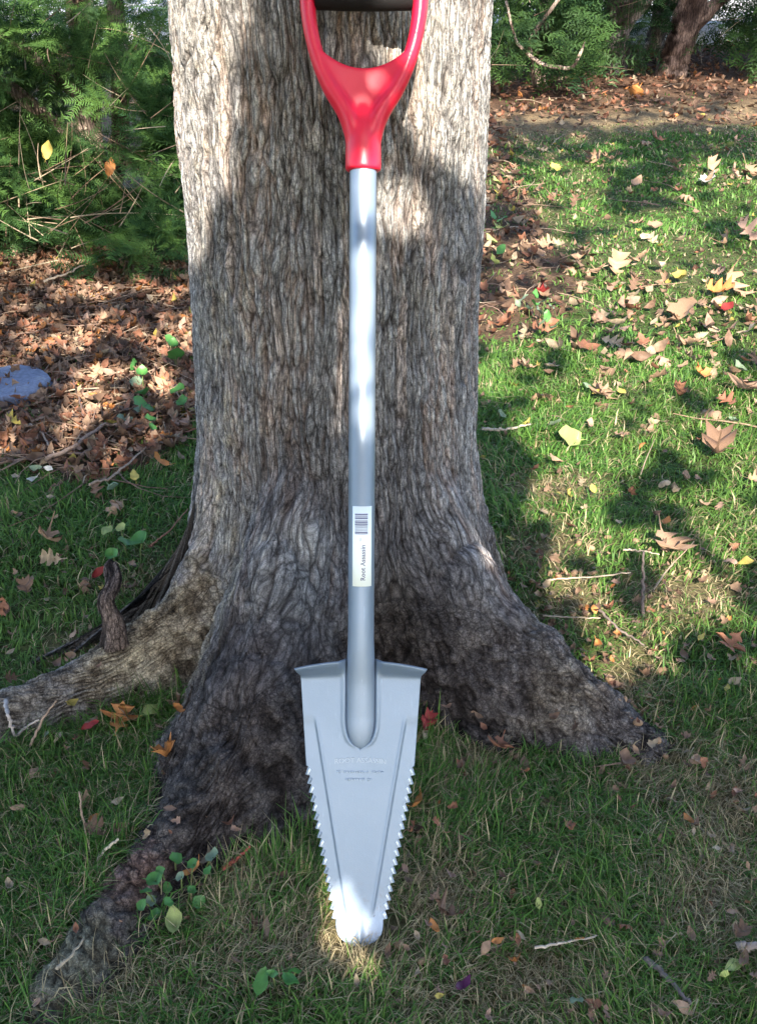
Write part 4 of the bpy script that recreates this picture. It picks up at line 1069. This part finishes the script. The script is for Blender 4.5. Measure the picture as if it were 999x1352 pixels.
twig([(822, 726), (845, 727), (870, 732)], .0018, (.36, .30, .24), 'short twig crossing above the dark upright twig')
twig([(636, 566), (665, 568), (700, 560)], .004, (.34, .30, .25), 'grey stick lying against the right side of the trunk')
twig([(8, 925), (12, 945), (20, 972)], .003, (.40, .36, .36), 'grey twig lying across the left root')
twig([(20, 972), (35, 960), (52, 950)], .0022, (.34, .30, .28), 'short twig touching the left root edge')
twig([(119, 1152), (113, 1100), (105, 1045)], .0020, (.34, .24, .17), 'brown stalk standing beside the front root', zs=[0, .02, .05])
twig([(125, 1140), (140, 1122), (156, 1108)], .0024, (.46, .41, .34), 'pale bent twig beside the front root', zs=[.01, .03, .04])
twig([(294, 1147), (312, 1135), (330, 1117)], .0026, (.34, .08, .06), 'reddish twig at the foot of the trunk')
twig([(62, 606), (100, 588), (138, 560), (165, 562), (192, 570)], .0045, (.22, .16, .13), 'curved brown root-like stick crossing the litter bed', z=.03)
twig([(-10, 612), (60, 600), (110, 598), (160, 575)], .004, (.20, .14, .12), 'long dark stick along the edge of the litter bed', z=.02)
twig([(58, 372), (85, 362), (112, 350)], .0035, (.46, .36, .27), 'pale stick leaning below the left shrub', z=.06)
twig([(40, 560), (56, 572), (72, 600)], .0028, (.28, .22, .18), 'thin curved twig below the pale oak leaf', z=.03)
twig([(96, 500), (106, 530), (112, 560)], .003, (.12, .08, .07), 'dark twig right of the blue stone', z=.03)
twig([(118, 640), (145, 632), (170, 612), (205, 580)], .003, (.26, .2, .16), 'thin twig between litter and lawn left of the trunk', z=.03)
twig([(200, 720), (225, 700), (248, 672)], .0018, (.30, .14, .09), 'thin red-brown runner climbing the left side of the trunk', z=.03)
twig([(75, 1280), (95, 1262), (110, 1240)], .002, (.3, .26, .2), 'short twig on the front root near the corner')
twig([(40, 985), (60, 945), (75, 925)], .002, (.28, .2, .15), 'brown twig below the left root')
# blue-grey stone
def stone():
    p = ground_at(8, 522); n = 26; V = []; rings = [(0, 1), (.5, 1.0), (.86, .95), (.97, .75), (1.0, .3), (.97, -.4)]
    V.append((0, 0, .026))
    for r, h in rings[1:]:
        for j in range(n):
            a = j/n*2*math.pi; rr = r*(1+.05*math.sin(2*a+1)+.04*math.sin(5*a)+.02*math.sin(9*a)); V.append((.098*rr*math.cos(a), .105*rr*math.sin(a), .026*h+.0015*math.sin(5*a+r*9)))
    F3 = [(0, 1+j, 1+(j+1) % n) for j in range(n)]; F4 = [(1+i*n+j, 1+(i+1)*n+j, 1+(i+1)*n+(j+1) % n, 1+i*n+(j+1) % n) for i in range(4) for j in range(n)]
    def f(nn, b):
        tc = nn('ShaderNodeTexCoord'); a = nn.noise(22, 5, tc.outputs['Object']); c = nn.noise(120, 3, tc.outputs['Object'])
        k = nn.ramp(a, [(.3, (.10, .125, .20)), (.6, (.15, .18, .27)), (.78, (.22, .24, .28))]); nn.l(nn.mix(1., k, nn.ramp(c, [(.3, (.7,)*3), (.7, (1.2,)*3)]), 'MULTIPLY'), b.inputs['Base Color'])
        b.inputs['Roughness'].default_value = .7; nn.bump(c, .4, .003)
    o = link('stone', np_mesh('stone', np.array(V), [np.array(F3), np.array(F4)], smooth=True), mat('blue_grey_stone', f), loc=(p[0], p[1], float(gh(p[0], p[1]))+.012))
    tag(o, 'flat round blue-grey stone lying in the leaf litter at the left edge', 'stone')
stone()
def plant(name, label, cat, pts, zh, colrs, kind='round', up=.6, stemc=(.12, .16, .05)):
    c0 = ground_at(sum(p[0] for p in pts)/len(pts), sum(p[1] for p in pts)/len(pts)); z0 = float(surf(c0[0], c0[1])); root = empty(name, (c0[0], c0[1], z0), label, cat)
    for i, (px, py, s) in enumerate(pts):
        h = zh[i % len(zh)]; p = ground_at(px, py, z0+h); p = ground_at(px, py, float(surf(p[0], p[1]))+h); d = p[1]*CT-(p[2]-CAMZ)*ST; m = s/F_PX*d
        cc = colrs[i % len(colrs)]
        st = Join(); b0 = np.array([p[0]*.75+c0[0]*.25, p[1]*.75+c0[1]*.25, 0]); b0[2] = float(surf(b0[0], b0[1]))-.003
        V, F = tube([b0, b0*.5+p*.5+[0, 0, .006], p], [.0012, .001, .0008], 5); st.add(V-[c0[0], c0[1], z0], F, stemc)
        link('stem', st.mesh('stem'), M_twig, root)
        o = bpy.data.objects.new('leaf', leaf_mesh(kind, cc, i % 2)); sc.collection.objects.link(o); o.parent = root
        o.location = p-[c0[0], c0[1], z0]; o.scale = (m*1.15,)*3; o.rotation_euler = (up*random.uniform(.3, 1.1), random.gauss(0, .35), random.uniform(-2.6, 2.6))
plant('ivy_plant', 'trailing green ivy with small round leaves in the litter left of the trunk', 'plant', [(178, 482, 16), (188, 492, 15), (180, 505, 16), (190, 520, 18), (184, 532, 17), (185, 545, 17), (196, 540, 14), (198, 555, 14), (166, 555, 20), (200, 565, 12)], [.04, .06, .03], ['green', 'green', 'greygreen'])
plant('ivy_plant', 'green ivy leaves close beside the trunk in the upper litter', 'plant', [(232, 470, 20), (228, 455, 14), (236, 515, 20), (242, 532, 16), (224, 448, 12)], [.05, .07], ['green'])
plant('clover_patch', 'low green clover-like leaves at the foot of the front root', 'plant', [(232, 1134, 17), (205, 1163, 20), (193, 1178, 15), (200, 1190, 14), (212, 1150, 13), (256, 1142, 15), (222, 1172, 14), (282, 1132, 18), (275, 1150, 13), (207, 1210, 18), (188, 1195, 14), (240, 1158, 13), (262, 1190, 16), (252, 1176, 12), (222, 1192, 13)], [.02, .035, .05], ['green', 'green', 'green', 'greygreen'])
plant('weed', 'bright green broadleaf weed in the grass left below the blade tip', 'plant', [(345, 1297, 32), (383, 1298, 30), (390, 1283, 22), (360, 1286, 16)], [.03, .04], ['green', 'green'], 'oval', .5)
plant('seedling', 'green seedling with two wide leaves behind the root stub', 'plant', [(165, 717, 18), (187, 714, 24), (160, 697, 13), (148, 732, 16)], [.05, .07], ['green', 'green', 'lime'])
plant('wilted_plant', 'wilted grey-green plant among litter right of the trunk', 'plant', [(690, 395, 16), (705, 402, 18), (718, 398, 16), (712, 412, 18), (722, 418, 16), (698, 408, 14), (727, 405, 14), (706, 390, 14), (716, 426, 14), (732, 432, 14), (700, 420, 14), (684, 402, 12)], [.03, .06, .09], ['greygreen', 'green', 'greygreen'], 'oval', .9)
plant('seedling', 'light green leafy sprout at the trunk edge below the right hedge', 'plant', [(650, 285, 16), (655, 300, 18), (662, 290, 14), (648, 318, 18), (660, 330, 18), (652, 345, 16), (668, 236, 16), (655, 240, 14), (690, 232, 12)], [.03, .06, .09], ['green', 'lime'], 'oval', .9)
# ------------------------------------------------------------------ yews
def spray_template(nt, L, needles, nl, nw, seed):
    r = np.random.default_rng(seed); J = Join()
    for k in range(nt):
        if k == 0: o = np.zeros(3); d = np.array([0, 1., .05]); l = L
        else:
            f = .15+.7*k/nt; sd = 1 if k % 2 else -1; o = np.array([0, L*f, .004]); d = np.array([sd*.75, .75, r.normal(0, .15)]); l = L*(.62-.25*f)
        d /= np.linalg.norm(d)
        e = o+d*l; s = np.cross(d, (0, 0, 1)); s /= np.linalg.norm(s); w = .0011
        J.add(np.array([o-s*w, o+s*w, e+s*w*.5, e-s*w*.5]), [np.array([(0, 1, 2, 3)])], (.8, .75, .5))
        m = max(4, int(needles*l/L)); V = []; F = []
        for i in range(m):
            for sd in (-1, 1):
                b = o+d*l*(i+.5+r.uniform(-.2, .2))/m; dn = s*sd*.88+d*.5+np.array([0, 0, r.normal(.10, .16)]); dn /= np.linalg.norm(dn)
                ln = nl*r.uniform(.75, 1.1)*(1-.35*abs(2*i/m-1)**3); wv = np.cross(dn, (0, 0, 1)); wv /= np.linalg.norm(wv); tip = b+dn*ln+np.array([0, 0, -.15*ln]); q = len(V)
                V += [b+dn*ln*.1+wv*nw*.55, tip, b+dn*ln*.1-wv*nw*.55]; F.append((q, q+1, q+2))
        J.add(np.array(V), [np.array(F)], (1, 1, 1))
    return np.concatenate(J.V), [np.concatenate(f) for f in J.F.values()], np.concatenate(J.C)
SPR = [spray_template(5, .16, 22, .021, .0034, 1), spray_template(4, .13, 18, .023, .0036, 2)]
SPRF = [spray_template(4, .20, 9, .038, .0085, 3), spray_template(3, .17, 8, .040, .009, 4)]
def yew(name, base, label, vols, stems, nspr, T, seedv, lightness=1.0, bare=0, cut=None, trunk_tint=(1, .8, .7)):
    r = np.random.default_rng(seedv); t = empty(name, (*base, 0), label, 'shrub' if 'shrub' in name else 'tree'); off = np.array([*base, 0])
    J = Join()
    for s_ in stems:
        P = np.array([a[:3] for a in s_], float); m = len(P); q = np.linspace(0, m-1, 7*m); PP = np.stack([np.interp(q, range(m), P[:, k]) for k in range(3)], 1)
        for _ in range(4): PP[1:-1] = (PP[:-2]+2*PP[1:-1]+PP[2:])/4
        rad = np.interp(q, range(m), [a[3] for a in s_]); PP[1:-1] += r.normal(0, 1, (len(q)-2, 3))*rad[1:-1, None]*.10
        V, F = tube(PP, rad, 14); ctr = np.repeat(PP, 14, 0); ctr = np.vstack([ctr, PP[0], PP[-1]])
        nz = fbm(V[:, 0]*40, V[:, 1]*40, V[:, 2]*12, s=seedv, o=3); V = ctr+(V-ctr)*(1+(nz-.5)*.6)[:, None]
        J.add(V-off, F, nz[:, None])
    Vj = np.concatenate(J.V); nzv = np.concatenate(J.C)[:, 0]
    link('trunk', np_mesh('trunk', Vj, [np.concatenate(f) for f in J.F.values()], {'ridge': sstep(.3, .7, nzv), 'tint': np.tile(trunk_tint, (len(Vj), 1)), 'flow': Vj[:, [0, 2, 1]]*[.5, .5, 0]}, True), M_bark, t)
    JF = Join()
    for (cx, cy, cz, rx, ry, rz, wgt) in vols:
        n = int(nspr*wgt); d = r.normal(0, 1, (n*3, 3)); d /= np.linalg.norm(d, axis=1)[:, None]; rad = r.random(n*3)**.45
        P = np.array([cx, cy, cz])+d*rad[:, None]*[rx, ry, rz]
        cl = fbm(P[:, 0]*4.5, P[:, 1]*4.5, P[:, 2]*4.5, s=seedv+3, o=2); k = (cl > .50+.06*sstep(.45, .8, P[:, 2])) & (P[:, 2] > .02)
        if cut is not None: k &= cut(P)
        for tx, wd in ((1.50, .13), (1.93, .17)):   # the two trunks stand clear of the sprays at their foot
            k &= ~((np.abs(P[:, 0]/P[:, 1]-tx/6.95)*6.95 < wd) & (P[:, 1] < 7.15) & (P[:, 1] > 4) & (P[:, 2] < .62))
        P, d, cl = P[k][:n], d[k][:n], cl[k][:n]; n = len(P)
        out = d+r.normal(0, .8, (n, 3)); out[:, 2] = out[:, 2]*.5-.15; up = np.tile((0, 0, 1.), (n, 1))+r.normal(0, .7, (n, 3)); out /= np.linalg.norm(out, axis=1)[:, None]
        up -= out*np.sum(up*out, 1)[:, None]; up /= np.linalg.norm(up, axis=1)[:, None]
        q = np.clip(r.normal(.4, .28, n)+(cl-.5), 0, 1)[:, None]; C = (np.array((.022, .060, .026))*(1-q)+np.array((.085, .17, .045))*q)*lightness
        h = r.random(n) < .5
        for tpl, mk in ((T[0], h), (T[1], ~h)):
            if mk.sum():
                c0 = len(JF.C); scatter(JF, tpl[0], tpl[1], P[mk]-off, frames(out[mk], up[mk]), r.uniform(.5, 1.3, mk.sum()), C[mk]); JF.C[-1] = JF.C[-1]*np.tile(tpl[2], (mk.sum(), 1))
    o = link('crown', JF.mesh('crown'), M_needle, t, kind='stuff')
    if bare:
        JB = Join()
        for _ in range(bare):
            v = vols[r.integers(0, min(len(vols), 3))]; a = np.array([r.uniform(v[0]-v[3], v[0]+v[3]), r.uniform(v[1]-v[4], v[1]), r.uniform(.0, v[2]+v[5]*.9)])
            if cut is not None and not cut(a[None])[0]: continue
            L = r.uniform(.08, .34); d = r.normal(0, 1, 3); d[2] = abs(d[2])*.8; d /= np.linalg.norm(d); bend = r.normal(0, .3, 3)*L*2.2; q = np.linspace(0, 1, 9)[:, None]
            P = a+d*L*q+bend*L*q*q*.8; c = [(.26, .20, .14), (.19, .13, .09), (.15, .10, .07), (.30, .25, .18)][r.integers(0, 4)]
            V, F = tube(P, np.linspace(.0021, .0007, 9)*r.uniform(.5, 1.3), 5, cap=False); JB.add(V-off, F[:1], c)
        link('bare_twigs', JB.mesh('bare_twigs', True), M_twig, t, kind='stuff')
    print(name, JF.n)
keep_l = lambda P: (P[:, 0] < -.42-.0*P[:, 1]) & ~((np.abs(P[:, 0]+1.05) < .28) & (P[:, 1] < 3.15) & (P[:, 2] > .42)) & (fbm(P[:, 0]*3.2, P[:, 2]*5, s=5, o=2) > .36)
yew('yew_shrub', (-.95, 3.45), 'dark green needle shrub with tangled bare twigs beside the trunk at upper left',
    [(-.75, 3.25, .24, .42, .32, .27, 1.0), (-1.25, 3.3, .38, .50, .36, .36, 1.0), (-.95, 3.6, .80, .75, .5, .40, .38), (-1.0, 3.5, 1.6, .8, .6, .5, .2)],
    [[(-.98, 3.6, -.05, .055), (-.96, 3.58, .3, .045), (-.93, 3.55, .7, .04), (-.9, 3.5, 1.4, .025), (-.9, 3.5, 2.0, .008)], [(-.94, 3.6, .0, .035), (-.84, 3.55, .4, .028), (-.80, 3.5, .8, .024), (-.6, 3.5, 1.5, .008)],
     [(-.97, 3.58, .25, .025), (-1.2, 3.4, .52, .02), (-1.5, 3.2, .66, .014), (-1.7, 3.1, .7, .006)], [(-.95, 3.55, .40, .02), (-1.1, 3.35, .62, .016), (-1.35, 3.2, .70, .006)], [(-.95, 3.6, .15, .014), (-.7, 3.4, .3, .01), (-.5, 3.2, .55, .004)]],
    2000, SPR, 11, 1.4, 420, keep_l)
yew('yew_shrub', (-1.95, 3.2), 'lighter green needle shrub with drooping sprays at the far left edge',
    [(-1.75, 3.0, .30, .42, .35, .32, 1.0), (-2.1, 3.2, .75, .6, .5, .45, .6), (-1.6, 2.75, .12, .25, .2, .12, .35)],
    [[(-1.95, 3.3, -.05, .05), (-1.93, 3.3, .5, .04), (-1.9, 3.3, 1.6, .01)], [(-1.95, 3.3, .1, .03), (-1.75, 3.1, .45, .02), (-1.5, 2.95, .75, .008)]],
    1100, SPR, 12, 1.55, 120, lambda P: fbm(P[:, 0]*3.2, P[:, 2]*5, s=6, o=2) > .40)
yew('yew_shrub', (.85, 6.3), 'needle shrub hanging low over the soil just right of the trunk',
    [(.85, 6.2, .38, .48, .4, .27, 1.0), (.62, 5.6, .16, .14, .14, .12, .10), (.95, 6.5, .9, .7, .5, .5, .35), (.2, 6.3, .5, .5, .4, .45, .3)],
    [[(.95, 6.5, -.05, .05), (.93, 6.48, .4, .045), (1.0, 6.4, 1.0, .02)], [(.9, 6.3, .02, .012), (.80, 6.0, .30, .012), (1.0, 5.9, .6, .008)], [(.66, 5.9, .50, .006), (.72, 5.85, .3, .008), (.86, 5.85, .20, .01), (1.04, 5.9, .17, .01), (1.1, 5.95, .3, .006)]],
    520, SPRF, 13, .85, 14)
TR = [(1.46, 7.0, .085, 'hedge tree with a grey-brown trunk, left of the thick red-brown trunk', 14), (1.84, 6.9, .082, 'hedge tree with the thick red-brown leaning trunk near the right edge', 15), (2.5, 7.1, .08, 'hedge tree at the right edge of the view', 16),
      (1.15, 7.3, .06, 'hedge tree behind the low needle shrub right of the oak', 17), (.1, 7.3, .07, 'hedge tree hidden mostly behind the big oak trunk', 18), (3.5, 7.0, .08, 'hedge tree standing beyond the right edge', 20), (1.95, 7.9, .06, 'dark hedge tree filling the gap behind the two hedge trunks', 21)]
for (x, y, rd, lb, sd) in TR:
    lean = .14 if sd == 15 else .08
    cutf = (lambda x, y, sd: lambda P: (np.hypot(P[:, 0]-x-.05, (P[:, 1]-y+.35)*.5) > (.27 if sd == 15 else .20)) | (P[:, 2] > .42+.1*np.sin(P[:, 0]*9)))(x, y, sd)
    yew('yew_tree', (x, y), lb, [(x, y, .42, .62, .55, .34, 1.0), (x, y, 1.1, .8, .7, .6, .5), (x, y, 1.9, .6, .6, .6, .2), (x+.3, y-.35, .28, .28, .2, .2, .18)],
        [[(x, y, -.05, rd*1.4), (x, y, .08, rd*1.1), (x+lean*.35, y, .4, rd), (x+lean, y, 1.0, rd*.7), (x+lean*1.3, y, 2.2, rd*.2)], [(x+lean*.3, y, .22, rd*.5), (x+lean+.25, y-.1, .62, rd*.4), (x+.6, y-.1, 1.1, rd*.15)]],
        330 if sd != 18 and sd != 20 else 180, SPRF, sd, .8, 22, cutf, (.80, .58, .50) if sd == 15 else (.8, .68, .6))
# the oak's own limbs and crown, far above the frame
def oak_top():
    off = np.array([TC[0], TC[1], 0]); J = Join()
    for a, z0 in ((.3, 3.3), (2.2, 3.8), (4.0, 4.3), (5.2, 4.8), (1.4, 5.2)):
        q = np.linspace(0, 1, 14)[:, None]; P = np.array([TC[0], TC[1], z0])+np.array([math.cos(a), math.sin(a), .75])*2.4*q+np.array([0, 0, .4])*np.sin(q*6)*.5
        V, F = tube(P, np.linspace(.09, .015, 14), 10); J.add(V-off, F, (.25, .22, .2))
    link('limb', J.mesh('limb', True), M_twig, oak)
    TVl = np.array([(0, -.5, 0), (.33, .1, .06), (0, .5, -.04), (-.33, .1, .06)]); n = 9000
    d = rng.normal(0, 1, (n, 3)); d /= np.linalg.norm(d, axis=1)[:, None]; P = np.array([TC[0], TC[1]+.5, 6.3])+d*(rng.random(n)**.4)[:, None]*[3.2, 3.0, 1.9]
    k = fbm(P[:, 0]*1.6, P[:, 1]*1.6, P[:, 2]*1.6, s=8, o=2) > .46; P = P[k]; n = len(P)
    up = rng.normal(0, .6, (n, 3))+[0, 0, 1]; up /= np.linalg.norm(up, axis=1)[:, None]; dd = rng.normal(0, 1, (n, 3)); dd -= up*np.sum(dd*up, 1)[:, None]
    JL = Join(); scatter(JL, TVl, [np.array([(0, 1, 2, 3)])], P-off, frames(dd, up), rng.uniform(.10, .17, n), np.array((.16, .13, .04))*rng.uniform(.5, 1.2, (n, 1)))
    link('crown', JL.mesh('crown'), M_green, oak, kind='stuff')
oak_top()
